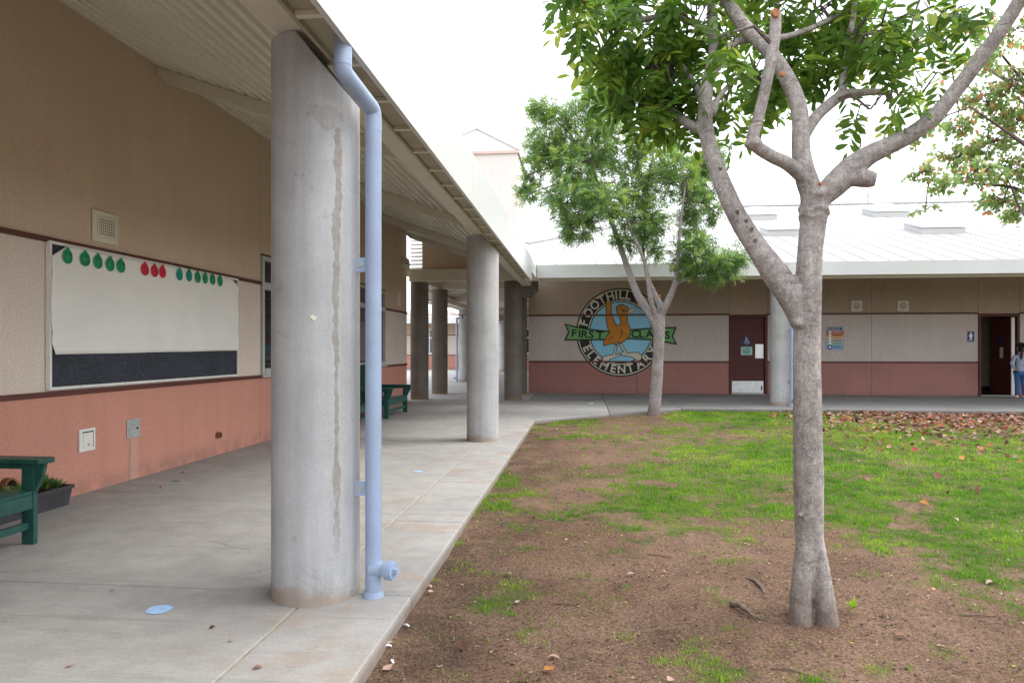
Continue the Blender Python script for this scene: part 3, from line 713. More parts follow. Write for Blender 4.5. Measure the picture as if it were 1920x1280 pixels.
m = MB(); m.box(-1.05, 21, 16.40, 16.62, 2.88, 3.06); m.build('edge_beam', M['cream'], back, bevel=.008)
xs = -1.09
for k in range(4):
    m = MB(); m.box(xs + .003, xs + 5.6, 16.17, 16.19, 2.92, 3.225); m.box(xs + .003, xs + 5.6, 16.1905, 16.36, 2.955, 2.967); m.build('fascia_panel', M['fascia'], back, bevel=.003); xs += 5.606
def roof_hit(px, py):
    d = ray(px, py); t = (RZ0 - RS * RY0 - CAM_H) / (d.z - RS * d.y); return Vector((0, 0, CAM_H)) + d * t
SKY = [(1426, 413, 62, 'leftmost white domed skylight high on the metal roof, left of the forked trunk'), (1471, 443, 62, 'lower left domed skylight just beside the forked trunk on the metal roof'),
       (1673, 407, 62, 'upper right domed skylight near the roof ridge and vent pipe'), (1770, 439, 76, 'rightmost and lowest domed skylight on the white metal roof')]
for px, py, wpx, lab in SKY:
    c = roof_hit(px, py); t = c.y; w_ = wpx / F_PX * t * .97 / 2
    s = thing('skylight', tuple(c), lab, 'skylight', 'skylights on the metal roof')
    base = MB(); L_ = w_ * 2.0; z0 = c.z
    base.prism([(c.x - w_, c.y, z0 - .04), (c.x + w_, c.y, z0 - .04), (c.x + w_, c.y, z0 + .17), (c.x - w_, c.y, z0 + .17)], (0, .06, 0))
    base.prism([(c.x - w_, c.y + .06, z0 - .02), (c.x - w_, c.y + L_, z0 + RS * L_ - .02), (c.x - w_, c.y + L_, z0 + RS * L_ + .17), (c.x - w_, c.y + .06, z0 + .17)], (2 * w_, 0, 0))
    base.build('curb', M['roof'], s, bevel=.01)
    rim = MB(); rim.prism([(c.x - w_ - .03, c.y - .03, z0 + .172), (c.x + w_ + .03, c.y - .03, z0 + .172), (c.x + w_ + .03, c.y + L_, z0 + RS * L_ + .172), (c.x - w_ - .03, c.y + L_, z0 + RS * L_ + .172)], (0, 0, .06)); rim.build('rim', M['fascia'], s, bevel=.01)
    dm = MB(); n = 10; vs = []
    for j in range(n + 1):
        for i in range(n + 1):
            a, b = -1 + 2 * i / n, -1 + 2 * j / n
            vs.append((c.x + a * w_ * .93, c.y + L_ * (.5 + .46 * b), z0 + .233 + RS * L_ * (.5 + .46 * b) + .14 * (1 - a ** 4) * (1 - b ** 4)))
    dm.add(vs, [(j * (n + 1) + i, j * (n + 1) + i + 1, (j + 1) * (n + 1) + i + 1, (j + 1) * (n + 1) + i) for j in range(n) for i in range(n)])
    dm.build('dome', M['signwhite'], s, smooth='full')
c = at_Y(1627, 390, 28.6)
v_ = thing('roof_vent_pipe', (c.x, 28.6, rz(28.5) - .2), 'small grey vent pipe standing on the roof ridge above the skylights', 'vent pipe')
m = MB(); m.cyl((c.x, 28.6, rz(28.5) - .2), (c.x, 28.6, rz(28.5) + .38), .05, 16); m.build('stack', M['galv'], v_, smooth=True)
m = MB(); m.cyl((c.x, 28.6, rz(28.5) + .36), (c.x, 28.6, rz(28.5) + .43), .065, 16); m.build('collar', M['galv'], v_, smooth=True)

# tower behind the roofs
TW = 25.0; tx1 = at_Y(970, 283, TW).x; tz = at_Y(970, 283, TW).z; tx0 = tx1 - 3.5; ty1 = TW + 3.5; tap = at_Y(885, 243, TW + 1.75).z
tow = thing('roof_tower', ((tx0 + tx1) / 2, TW + 1.75, 4), 'pale pink square tower with pyramid metal roof behind the left eave', 'tower')
m = MB(); m.box(tx0, tx1, TW, ty1, 3.0, tz - .02); m.build('wall', M['pinktower'], tow)
cx, cy = (tx0 + tx1) / 2, TW + 1.75
E = [(tx0 - .06, TW - .06), (tx1 + .06, TW - .06), (tx1 + .06, ty1 + .06), (tx0 - .06, ty1 + .06)]
m = MB(); m.add([(x, y, tz) for x, y in E] + [(cx, cy, tap)], [(0, 1, 4), (1, 2, 4), (2, 3, 4), (3, 0, 4), (3, 2, 1, 0)]); rf = m.build('roof', M['roof'], tow)
for x, y in E:
    m = MB(); m.bar((x, y, tz + .02), (cx, cy, tap + .02), .07, .05); m.build('hip_flashing', M['flash'], rf)
m = MB(); m.box(tx0 - .07, tx1 + .07, TW - .075, TW - .062, tz - .09, tz + .01); m.box(tx1 + .062, tx1 + .075, TW - .06, ty1, tz - .09, tz + .01); m.build('eave_trim', paint('pink eave trim', (.62, .45, .40), .6), tow)
# ------------------------------------------------------------------ concrete columns
CR = .224
def column(x, y, top, label, name='concrete_column', mat='column', cham=None, group='round concrete columns of the covered walk', yaw=0.0, r=CR):
    """round column; its outer top is cut off at a slant where it passes the gutter (cham = low height of the cut)"""
    n = 72; hs = [0, .012, .5, 1.0, 1.5, 2.0, 2.4]
    vs, fs = [], []
    ring = [(r * math.cos(2 * math.pi * i / n), r * math.sin(2 * math.pi * i / n)) for i in range(n)]
    tz = lambda px: top if cham is None else min(top, cham + (r - px) * 1.27)
    for k, h in enumerate(hs):
        q = 1.0 if k != 0 else 1.012
        vs += [(a * q, b * q, min(h, tz(a))) for a, b in ring]
    vs += [(a, b, tz(a)) for a, b in ring]
    L = len(hs)
    fs += [(k * n + i, k * n + (i + 1) % n, (k + 1) * n + (i + 1) % n, (k + 1) * n + i) for k in range(L) for i in range(n)]
    b0 = L * n
    # cap in strips across the slant so that the crease stays crisp
    for i in range(n // 2): 
        a, b, c, d = i, i + 1, n - i - 1, (n - i) % n
        f = [b0 + a, b0 + b]
        if c != b: f.append(b0 + c)
        if d != a: f.append(b0 + d)
        if len(f) >= 3: fs.append(tuple(f))
    m = MB(); m.add(vs, fs)
    ca, sa = math.cos(yaw), math.sin(yaw)
    m.v = [Vector((v.x * ca - v.y * sa + x, v.x * sa + v.y * ca + y, v.z)) for v in m.v]
    o = m.build(name, M[mat], None, (x, y, 0), smooth=True)
    return tag(o, label, 'column', group)
column(-1.395, 3.54, 2.84, 'nearest and largest round concrete column, water stained, beside the blue downpipe', cham=2.53)
column(-1.41, 9.705, 2.84, 'second round concrete column along the walk, pale and standing alone between pipe and tree', cham=2.6, mat='column_plain')
column(-1.40, -2.63, 2.84, 'round concrete column at the near end of the covered walk', cham=2.6, mat='column_plain')
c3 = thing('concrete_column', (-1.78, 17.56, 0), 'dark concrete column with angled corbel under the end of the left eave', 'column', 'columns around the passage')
m = MB(); m.cyl((-1.78, 17.56, 0), (-1.78, 17.56, 2.985), CR, 56); m.build('shaft', M['column_shaded'], c3, smooth=True)
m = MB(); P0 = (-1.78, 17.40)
m.prism([(-1.70, 17.40, 2.98), (-1.15, 17.40, 2.98), (-1.15, 17.40, 2.76), (-1.32, 17.40, 2.58), (-1.70, 17.40, 2.58)], (0, .32, 0)); m.build('corbel', M['column_shaded'], c3, bevel=.008)
column(-4.20, 17.62, 2.984, 'dark round concrete column at the building corner, left mouth of the passage', mat='column_shaded', group='columns around the passage', r=.232)
column(-4.16, 19.95, 2.988, 'dark round concrete column just behind the corner one in the passage', mat='column_shaded', group='columns around the passage', r=.232)
column(-1.86, 20.15, 2.988, 'dark round concrete column against the left end of the mural wall', mat='column_shaded', group='columns around the passage')
for k, (yy_, lab) in enumerate([(27.5, 'sunlit round column beside a blue downpipe in the far court, seen through the passage'), (34.0, 'sunlit round column in the middle of the far court colonnade'), (40.6, 'farthest slim round column of the far court colonnade')]):
    column(-4.74, yy_, 2.86, lab, mat='column_plain', group='columns of the far court')
column(4.46, 16.5, 2.875, 'round concrete column standing before the back wall behind the big tree trunk', mat='column_plain', cham=2.62, yaw=-math.pi / 2)
column(12.6, 16.5, 2.875, 'round concrete column at the far right end of the back walk', mat='column_plain', cham=2.62, yaw=-math.pi / 2)
t_ = at_Y(588, 597, 3.33); u_ = ray(588, 597)
# scrap of tape stuck on the near column
dirn = Vector((u_.x, u_.y, 0)).normalized(); cc = Vector((-1.395, 3.54, 0)); q = -cc; bq = q.dot(dirn)
hit = dirn * ((cc.dot(dirn)) - math.sqrt(max(0, (CR + .0015) ** 2 - (cc - dirn * cc.dot(dirn)).length ** 2)))
zt = CAM_H + u_.z * hit.length / Vector((u_.x, u_.y)).length
nrm = (hit - cc).normalized(); tan_ = Vector((-nrm.y, nrm.x, 0)); m = MB(); pc = Vector((hit.x, hit.y, zt))
m.prism([pc + tan_ * a + Vector((0, 0, b)) for a, b in ((-.017, .008), (-.006, .019), (.017, .006), (.009, -.006), (.003, -.012))], nrm * .0012)
tag(m.build('tape_scrap', M['tape'], None, tuple(pc)), 'small torn scrap of pale tape stuck on the nearest column', 'tape')

# ------------------------------------------------------------------ rainwater downpipes
def smooth_path(pts, rad):
    """rounds the corners of a path"""
    P = [Vector(p) for p in pts]; out = [P[0]]
    for i in range(1, len(P) - 1):
        a, b, c = P[i - 1], P[i], P[i + 1]; da, dc = (a - b).normalized(), (c - b).normalized(); r = min(rad, (a - b).length * .45, (c - b).length * .45)
        s, e = b + da * r, b + dc * r
        for k in range(6): t = k / 5; out.append(s * (1 - t) ** 2 + b * 2 * t * (1 - t) + e * t * t)
    return out + [P[-1]]
def downpipe(x, y, top, tx, ty, out, side, label, group, far=False):
    """pipe at (x, y) whose offset bend leads to the gutter outlet (tx, ty, top); out = direction of the clean-out, side = direction to the column"""
    p = thing('downpipe', (x, y, 0), label, 'downpipe', group); r = .0415
    m = MB(); m.tube(smooth_path([(tx, ty, top), (tx, ty, 2.585), (x, y, 2.50), (x, y, .0)], .035), r, 28); m.build('pipe', M['pipe'], p, smooth=True)
    if far: return p
    for z in (2.59, 2.46):
        m = MB()
        if z > 2.5: m.tube([(tx, ty, z + .02), (tx, ty, z + .085)], r + .0012, 28)
        else: m.tube([(x, y, z - .07), (x, y, z)], r + .0012, 28)
        m.build('coupling', M['pipe'], p, smooth=True)
    side = Vector(side).normalized()
    for z in (1.705, .555):
        c = Vector((x, y, z)) + side * (r + .022); tn = Vector((-side.y, side.x, 0)) 
        if tn.y > 0: tn = -tn
        c += tn * .012
        m = MB(); m.bar(c - side * .034, c + side * .040, .007, .074, up=(0, 0, 1)); b = m.build('bracket', M['pipe'], p, bevel=.002)
        m = MB(); m.cyl(c + tn * .004, c + tn * .012, .010, 6); m.cyl(c + tn * .004, c + tn * .007, .015, 16); m.build('bolt', M['galv'], b)
    o = Vector(out).normalized(); c = Vector((x, y, .145))
    m = MB(); m.cyl(c + o * .02, c + o * .085, .036, 24); m.tube([c + o * .0, c + o * .052], [.05, .036], 24); cl = m.build('cleanout', M['pipe'], p, smooth=True)
    m = MB(); m.cyl(c + o * .083, c + o * .118, .0485, 28); m.cyl(c + o * .118, c + o * .126, .043, 28)
    m.bar(c + o * .126 , c + o * .150, .026, .026, up=(0, 0, 1)); m.build('cap', M['pipe'], cl, bevel=.002)
    m = MB(); m.tube([(x, y, .0), (x, y, .012), (x, y, .03)], [.056, .054, .044], 28); m.build('base_collar', M['pipe'], p, smooth=True)
    return p
downpipe(-1.08, 3.515, 2.75, -1.135, 3.21, (.93, -.30, 0), (-1, .05, 0), 'pale blue downpipe with clean-out cap beside the nearest column', 'pale blue downpipes')
downpipe(4.635, 16.235, 2.95, 4.60, 16.26, (.3, -.95, 0), (-.6, .8, 0), 'pale blue downpipe by the column before the back wall, behind the big trunk', 'pale blue downpipes')
downpipe(-5.03, 27.45, 2.9, -5.0, 28.3, (-.9, -.3, 0), (1, 0, 0), 'pale blue downpipe in the far court seen through the passage', 'pale blue downpipes')

# ------------------------------------------------------------------ things on the left wall
ny = Vector((1, 0, 0))
def wall_rect(px0, px1, py0, py1):
    a, b = at_X(px0, 655, WX).y, at_X(px1, 655, WX).y; c = (px0 + px1) / 2
    return a, b, at_X(c, py1, WX).z, at_X(c, py0, WX).z
BY0, BY1, BZ0, BZ1 = 5.32, 8.47, .935, 2.165
bb = thing('bulletin_board', (WX, (BY0 + BY1) / 2, BZ0), 'navy speckled notice board in a white frame on the left wall, half covered by paper', 'bulletin board')
m = MB(); m.box(WX + .004, WX + .034, BY0 + .024, BY1 - .024, BZ0 + .024, BZ1 - .024); m.build('backing', M['board'], bb)
for a in ((BY0, BY1, BZ0, BZ0 + .024), (BY0, BY1, BZ1 - .024, BZ1), (BY0, BY0 + .024, BZ0 + .0245, BZ1 - .0245), (BY1 - .024, BY1, BZ0 + .0245, BZ1 - .0245)):
    m = MB(); m.box(WX + .003, WX + .044, *a); m.build('frame_rail', M['whitepaint'], bb, bevel=.003)
for k in range(5):
    m = MB(); q = BY0 + .35 + k * .6; m.cyl((WX + .044, q, BZ0 + .012), (WX + .047, q, BZ0 + .012), .006, 10); m.build('screw', M['galv'], bb)
# roll paper pinned over it: ragged edges, two corners folded back, faint creases
n1, n2 = 70, 26; vs, fs = [], []
for j in range(n2 + 1):
    for i in range(n1 + 1):
        s, t = i / n1, j / n2
        e = .012 * math.sin(9 * t) + .006 * math.sin(31 * t + 1)
        y0 = BY0 + .006 + e * .6 + .045 * max(0, (.12 - t) / .12); y1 = BY1 + .006 + .006 * math.sin(14 * t)
        zb, zt_ = 1.228 + .03 * s + .0015 * math.sin(17 * s), BZ1 - .012 + .002 * math.sin(22 * s)
        cutl = max(0, .06 - s) * 1.9; cutr = max(0, s - .935) * 1.4
        zt_ -= cutl + cutr
        z = zb + (zt_ - zb) * t; y_ = y0 + (y1 - y0) * s
        bow = .004 + .004 * math.sin(3.1 * s * 3 + 2 * t) * (1 - t) + .004 * math.exp(-((t - .22 - .05 * math.sin(5 * s)) / .02) ** 2) * (math.sin(7 * s) > -.4) + .003 * math.exp(-((t - .13) / .015) ** 2)
        vs.append((WX + .047 + bow, y_, z))
fs = [(j * (n1 + 1) + i, j * (n1 + 1) + i + 1, (j + 1) * (n1 + 1) + i + 1, (j + 1) * (n1 + 1) + i) for j in range(n2) for i in range(n1)]
m = MB(); m.add(vs, fs); pp = m.build('paper_sheet', M['paper'], None, (WX + .047, (BY0 + BY1) / 2, 1.24), smooth='full')
tag(pp, 'large sheet of white roll paper pinned across the upper notice board', 'paper')
so = pp.modifiers.new('thickness', 'SOLIDIFY'); so.thickness = .0012
ORN = [(127, 481, 'green', 'leftmost green paper ornament, apart from the others on the white paper'), (160, 486, 'green', 'second green paper ornament from the left end of the paper'), (184, 491, 'green', 'middle one of the five green ornaments at the left end'),
       (207, 496, 'green', 'fourth green paper ornament from the left end of the paper'), (227, 499, 'green', 'last of the left five green ornaments, before the gap to the red ones'),
       (272, 505, 'red', 'leftmost red paper ornament in the middle of the row'), (290, 508, 'red', 'middle one of the three red paper ornaments'), (305, 510, 'red', 'rightmost red paper ornament in the middle of the row'),
       (337, 515, 'teal', 'teal green paper ornament right after the gap beside the red ones'), (355, 517, 'teal', 'second teal paper ornament right of the red ones'), (371, 520, 'green', 'third ornament in the right hand group of six'),
       (385, 522, 'green', 'fourth ornament in the right hand group of six'), (399, 524, 'green', 'fifth ornament in the right hand group, next to last'), (413, 527, 'green', 'rightmost green paper ornament near the far paper corner')]
for px, py, c, lab in ORN:
    P = at_X(px, py, WX + .058)
    o = thing('paper_ornament', tuple(P), lab, 'ornament', 'shiny round paper ornaments along the white paper')
    ry, rz_ = .063 * (1 + random.uniform(-.05, .05)), .062; tl = random.uniform(-.12, .12)
    vs = [P + Vector((.007, 0, 0))]; nn = 24
    for q in (.45, .8, 1.0):
        for i in range(nn):
            a = 2 * math.pi * i / nn; yy_, z_ = ry * q * math.cos(a), rz_ * q * math.sin(a)
            vs.append(P + Vector((.007 * (1 - q * q) + .0015 * math.sin(3 * a + q * 4), yy_ * math.cos(tl) - z_ * math.sin(tl), yy_ * math.sin(tl) + z_ * math.cos(tl))))
    fs = [(0, 1 + i, 1 + (i + 1) % nn) for i in range(nn)] + [(1 + k * nn + i, 1 + (k + 1) * nn + i, 1 + (k + 1) * nn + (i + 1) % nn, 1 + k * nn + (i + 1) % nn) for k in range(2) for i in range(nn)]
    m = MB(); m.add(vs, fs); m.build('disc', M['ornament_' + c], o, smooth='full')
    m = MB(); m.prism([P + Vector((.001, a, b)) for a, b in ((-.017, .056), (.017, .056), (.014, .078), (-.014, .078))], (.003, 0, 0)); m.build('cap', M['ornament_' + c], o)
    m = MB(); m.tube([P + Vector((.008, .04 * math.cos(a), .04 * math.sin(a))) for a in [k * .5 for k in range(13)]], .0022, 5); m.build('swirl', M['ornament_' + c], o)
# cream louvre vent above the board
a, b, c, d = 5.86, 6.20, 2.245, 2.53
v_ = thing('wall_vent', (WX, (a + b) / 2, c), 'cream square vent grille high on the left wall above the paper board', 'vent')
m = MB(); m.box(WX + .002, WX + .022, a, b, c, d); m.build('plate', M['vent'], v_, bevel=.006)
m = MB(); m.box(WX + .0225, WX + .030, a + .05, b - .05, c + .045, d - .045); m.build('grille_frame', M['vent'], v_, bevel=.004)
m = MB(); m.box(WX + .0305, WX + .032, a + .068, b - .068, c + .062, d - .062); m.build('grille_opening', M['shadowhole'], v_)
for k in range(7):
    z = c + .068 + k * (d - c - .136) / 6; m = MB(); m.box(WX + .0325, WX + .038, a + .066, b - .066, z - .0065, z + .0065); m.build('grille_slat', M['vent'], v_)
for k in range(8):
    y_ = a + .072 + k * (b - a - .144) / 7; m = MB(); m.box(WX + .0325, WX + .037, y_ - .004, y_ + .004, c + .062, d - .062); m.build('grille_bar', M['vent'], v_)
# hose bibb box, steel plate, pipe stubs
P = at_X(161, 824, WX); a = .075
o = thing('hose_box', tuple(P), 'small white recessed hose box with a keyhole on the salmon wall', 'utility box')
hb = at_X(161, 845, WX).z, at_X(161, 803, WX).z
m = MB(); m.box(WX + .002, WX + .018, P.y - .1, P.y + .1, hb[0], hb[1]); m.build('cover', M['whitepaint'], o, bevel=.004)
m = MB(); m.box(WX + .0185, WX + .024, P.y - .062, P.y + .062, hb[0] + .03, hb[1] - .035); m.build('flap', M['whitepaint'], o, bevel=.003)
m = MB(); m.box(WX + .0185, WX + .0205, P.y - .066, P.y + .072, hb[1] - .034, hb[1] - .024); m.box(WX + .0185, WX + .0205, P.y + .0635, P.y + .072, hb[0] + .03, hb[1] - .0345); m.build('seam_gap', M['shadowhole'], o)
m = MB(); m.cyl((WX + .024, P.y, hb[0] + .058), (WX + .032, P.y, hb[0] + .058), .012, 12); m.build('lock', M['galv'], o)
P = at_X(249, 802, WX); hb = at_X(249, 820, WX).z, at_X(249, 785, WX).z
o = thing('steel_plate', tuple(P), 'dull steel cover plate on the salmon wall, over a pale drip mark', 'cover plate')
m = MB(); m.box(WX + .002, WX + .012, P.y - .1, P.y + .1, hb[0], hb[1]); m.build('plate', M['galv'], o, bevel=.003)
m = MB(); m.box(WX + .0125, WX + .018, P.y - .082, P.y + .082, hb[0] + .02, hb[1] - .02); m.build('lid', M['galv'], o, bevel=.004)
m = MB(); m.cyl((WX + .018, P.y + .04, (hb[0] + hb[1]) / 2), (WX + .026, P.y + .04, (hb[0] + hb[1]) / 2), .01, 12); m.build('spigot', M['shadowhole'], o)
for px, py, r, lab in ((411, 815, .036, 'small rusty pipe stub low on the salmon wall near the column'), (17, 910, .06, 'wide rusty pipe stub low on the salmon wall behind the bench')):
    P = at_X(px, py, WX + .03); o = thing('pipe_stub', tuple(P), lab, 'pipe stub', 'rusty pipe stubs in the salmon wall')
    m = MB(); nn = 24; vs = []
    for xx_, q in ((WX, r), (WX + .05, r), (WX + .052, r * .74), (WX + .008, r * .72)): vs += [(xx_, P.y + q * math.cos(2 * math.pi * i / nn), P.z + q * math.sin(2 * math.pi * i / nn)) for i in range(nn)]
    m.add(vs, [(k * nn + i, k * nn + (i + 1) % nn, (k + 1) * nn + (i + 1) % nn, (k + 1) * nn + i) for k in range(3) for i in range(nn)]); m.build('sleeve', M['rustpipe'], o, smooth=True)
    m = MB(); m.cyl((WX + .001, P.y, P.z), (WX + .006, P.y, P.z), r * .73, nn); m.build('plug', M['shadowhole'], o)
# round lamp and small sign by the end of the left wall
P = at_X(755, 495, WX); o = thing('wall_lamp', tuple(P), 'round cream bulkhead lamp at the far end of the left wall', 'lamp')
m = MB(); m.cyl((WX + .002, P.y, P.z), (WX + .10, P.y, P.z), .17, 28); m.build('housing', M['cream'], o, bevel=.01, smooth=True)
m = MB(); m.cyl((WX + .1005, P.y, P.z), (WX + .15, P.y, P.z), .15, 28, .12); m.build('lens', M['vent'], o, smooth=True)
m = MB(); m.box(WX + .1, WX + .165, P.y - .165, P.y + .165, P.z - .015, P.z + .015); m.build('guard', M['olive'], o, bevel=.004)
P = at_X(747, 560, WX); m = MB(); m.box(WX + .002, WX + .02, P.y - .14, P.y + .14, P.z - .16, P.z + .16)
tag(m.build('wall_plaque', M['beige'], None, tuple(P), bevel=.004), 'small blank tan plaque on the left wall near the passage', 'plaque')

# ------------------------------------------------------------------ benches and planter
def bench(x, y0, y1, label, group):
    """low slatted arm bench, back to the wall; x = front face of its posts, from y0 to y1"""
    o = thing('green_bench', (x, (y0 + y1) / 2, 0), label, 'bench', group); dp = .62
    for k, ya in enumerate((y0, y1)):
        s = 1 if k == 0 else -1
        yp0, yp1 = (ya, ya + .036) if k == 0 else (ya - .036, ya)
        m = MB(); m.box(x - .088, x, yp0, yp1, 0, .532); m.build('post', M['green'], o, bevel=.004)
        m = MB(); m.box(x - dp + .02, x - dp + .108, yp0, yp1, 0, .532); m.build('post', M['green'], o, bevel=.004)
        # arm board with clipped front corners
        ym = (yp0 + yp1) / 2; w = .07
        m = MB(); m.prism([(x - dp - .03, ym - w, .5325), (x + .075, ym - w, .5325), (x + .11, ym - w + .04, .5325), (x + .11, ym + w - .04, .5325), (x + .075, ym + w, .5325), (x - dp - .03, ym + w, .5325)], (0, 0, .03)); m.build('arm', M['green'], o, bevel=.004)
        m = MB(); m.box(x - dp + .11, x - .09, yp0 + .004, yp1 - .004, .49, .532); m.build('arm_rail', M['green'], o, bevel=.003)
        m = MB(); m.prism([(x + .001, ym - .015, .531), (x + .075, ym - .015, .531), (x + .055, ym - .015, .44), (x + .001, ym - .015, .34)], (0, .03, 0)); m.build('arm_bracket', M['green'], o, bevel=.003)
        m = MB(); m.prism([(x - .0885, yp0 + .003, .225), (x - .0885, yp0 + .003, .32), (x - dp + .02, yp0 + .003, .24), (x - dp + .02, yp0 + .003, .15)], (0, .03, 0)); m.build('seat_rail', M['green'], o, bevel=.003)
    ya, yb = y0 + .038, y1 - .038
    m = MB(); m.box(x - .03, x - .004, ya, yb, .235, .325); m.build('apron', M['green'], o, bevel=.004)
    for k in range(5):
        xs_ = x - .05 - k * .098; zs_ = .345 - k * .017
        m = MB(); m.bar((xs_, ya, zs_), (xs_, yb, zs_), .09, .026, up=(.17, 0, 1)); m.build('seat_slat', M['green'], o, bevel=.004)
    m = MB(); m.box(x - .07, x - .03, ya, yb, .10, .145); m.build('stretcher', M['green'], o, bevel=.004)
    nb = max(4, int((yb - ya) / .11)); st = (yb - ya) / nb
    for k in range(nb):
        yc = ya + st * (k + .5); hh = .92 + .05 * math.sin(math.pi * (k + .5) / nb)
        m = MB(); m.bar((x - dp + .12, yc, .24), (x - dp - .10, yc, hh), st - .014, .022, up=(0, 1, 0)); m.v = [Vector((v.x, yc + (v.y - yc), v.z)) for v in m.v]; m.build('back_slat', M['green'], o, bevel=.003)
    m = MB(); m.bar((x - dp - .045, ya, .60), (x - dp - .045, yb, .60), .03, .07); m.build('back_rail', M['green'], o, bevel=.004)
    return o
GB = 'green slatted benches along the left wall'
bench(-3.565, 2.62, 4.25, 'dark green slatted bench cut by the left picture edge, in front of the planter', GB)
bench(-3.56, 12.5, 13.9, 'dark green bench farthest along the wall, right of the blue downpipe', GB)
bench(-3.62, 10.6, 11.9, 'dark green bench mostly hidden behind the near column and downpipe', GB)

PX0, PX1, PY0, PY1 = -4.375, -4.17, 4.35, 5.36
pl = thing('planter_box', ((PX0 + PX1) / 2, (PY0 + PY1) / 2, 0), 'long faded black plastic planter trough with succulents against the salmon wall', 'planter')
m = MB(); tpr = .018
def ringbox(i, z): return [(PX0 + i, PY0 + i, z), (PX1 - i, PY0 + i, z), (PX1 - i, PY1 - i, z), (PX0 + i, PY1 - i, z)]
R_ = [ringbox(.03, .0), ringbox(.012, .135), ringbox(0, .136), ringbox(0, .165), ringbox(.012, .165), ringbox(.016, .135)]
m.add([p for r in R_ for p in r], [(k * 4 + i, k * 4 + (i + 1) % 4, (k + 1) * 4 + (i + 1) % 4, (k + 1) * 4 + i) for k in range(5) for i in range(4)] + [(3, 2, 1, 0)]); m.build('trough', M['blackplastic'], pl)
m = MB(); m.box(PX0 + .016, PX1 - .016, PY0 + .016, PY1 - .016, .10, .14); m.build('soil', M['potsoil'], pl)
tv = np.array([[0, 0, 0], [.35, .22, .1], [.35, -.22, .1], [1, 0, .25], [.75, .16, .2], [.75, -.16, .2]]); tfc = np.array([[0, 2, 1], [1, 2, 5], [1, 5, 4], [4, 5, 3]])
k = 0
for i in range(22):
    cx, cy = random.uniform(PX0 + .05, PX1 - .04), PY0 + .06 + (PY1 - PY0 - .12) * (i + .5) / 22; big = random.uniform(.05, .095); tall = random.choice([.02, .05, .08])
    ml, ll, tt = [], [], []
    for j in range(26):
        a = j * 2.4; el = .2 + 1.2 * (j / 26); s = big * (1.15 - .6 * j / 26)
        Rz = Matrix.Rotation(a, 3, 'Z') @ Matrix.Rotation(-el, 3, 'Y'); ml.append(np.array(Rz) * s); ll.append((cx, cy, .145 + tall * random.uniform(.3, 1))); tt.append(min(1, max(0, .2 + .5 * j / 26 + random.gauss(0, .1) + (.25 if i in (8, 12, 13) else 0))))
    V, Fc, T = stamp(tv, tfc, np.array(ml), np.array(ll), np.array(tt)); V = V - np.array(ORG[pl.name])
    link('succulent', np_mesh('succulent', V, Fc, {'tint': T}), M['succulent'], pl)

# ------------------------------------------------------------------ floor paint and scraps on the walkway
for px, py, r, mt, lab in ((298, 1143, .058, 'dot', 'pale blue painted dot on the concrete, left of the nearest column'), (784, 884, .05, 'dot', 'faint pale blue dot on the walk beyond the downpipe'), (330, 902, .035, 'greendot', 'tiny green dot on the walk near the salmon wall')):
    P = at_z(px, py, 0); m = MB(); nn = 28
    m.prism([(P.x + r * (1 + .06 * math.sin(3 * a)) * math.cos(a), P.y + r * (1.05 + .05 * math.cos(2 * a)) * math.sin(a), .003) for a in [2 * math.pi * i / nn for i in range(nn)]], (0, 0, .0012))
    tag(m.build('painted_dot', M[mt], None, (P.x, P.y, .003)), lab, 'floor dot')

# ------------------------------------------------------------------ the mural on the back wall
MC = at_Y(1163.5, 623, BY); MR = 82 / F_PX * MC.y * 1.0 / ray(1163, 655).y; MR = 1.285
mur = thing('wall_mural', (MC.x, BY, MC.z), 'round painted school emblem with orange bird and green ribbon on the back wall', 'mural')
mc = lambda q: (MC.x + (q[0] - 880) / 590 * MR, MC.z - (q[1] - 663) / 585 * MR)
def layer(name, pts, mat, k, world=False):
    """flat painted shape; k = paint layer, each a little proud of the one below"""
    y = BY - .0015 - .0014 * k; P = [mc(p) if not world else p for p in pts]
    m = MB(); m.prism([(a, y, b) for a, b in P], (0, .0012, 0)); return m.build(name, M[mat], mur)
def circ(r, n=96): return [(MC.x + r * math.cos(2 * math.pi * i / n), MC.z + r * math.sin(2 * math.pi * i / n)) for i in range(n)]
layer('outer_disc', circ(1.285), 'mural_black', 0, True); layer('outer_ring', circ(1.243), 'mural_cream', 1, True); layer('lettering_band', circ(1.215), 'mural_black', 2, True)
layer('inner_ring', circ(.935), 'mural_cream', 3, True); layer('inner_line', circ(.905), 'mural_black', 4, True); layer('sky_disc', circ(.875), 'mural_blue', 5, True)
def grow(pts, w):
    P = [Vector(p) for p in pts]; n = len(P); area = sum(P[i].x * P[(i + 1) % n].y - P[(i + 1) % n].x * P[i].y for i in range(n)); sg = 1 if area > 0 else -1; out = []
    for i in range(n):
        a, b, c = P[i - 1], P[i], P[(i + 1) % n]; d1, d2 = (b - a).normalized(), (c - b).normalized()
        n1, n2 = Vector((d1.y, -d1.x)) * sg, Vector((d2.y, -d2.x)) * sg; h = (n1 + n2); h = h.normalized() if h.length > 1e-4 else n1
        out.append(tuple(b + h * min(w / max(.35, h.dot(n1)), w * 1.9)))
    return out
def outlined(name, pts, mat, k, w=9): 
    layer(name + '_outline', grow(pts, w), 'mural_black', k); return layer(name, pts, mat, k + 1)
outlined('ribbon', [(160, 565), (310, 605), (460, 632), (710, 660), (880, 655), (1010, 640), (1300, 620), (1585, 612), (1545, 712), (1590, 805), (1460, 778), (1300, 750), (1000, 735), (880, 742), (640, 748), (300, 752), (160, 750), (205, 655)], 'mural_green', 6, 20)
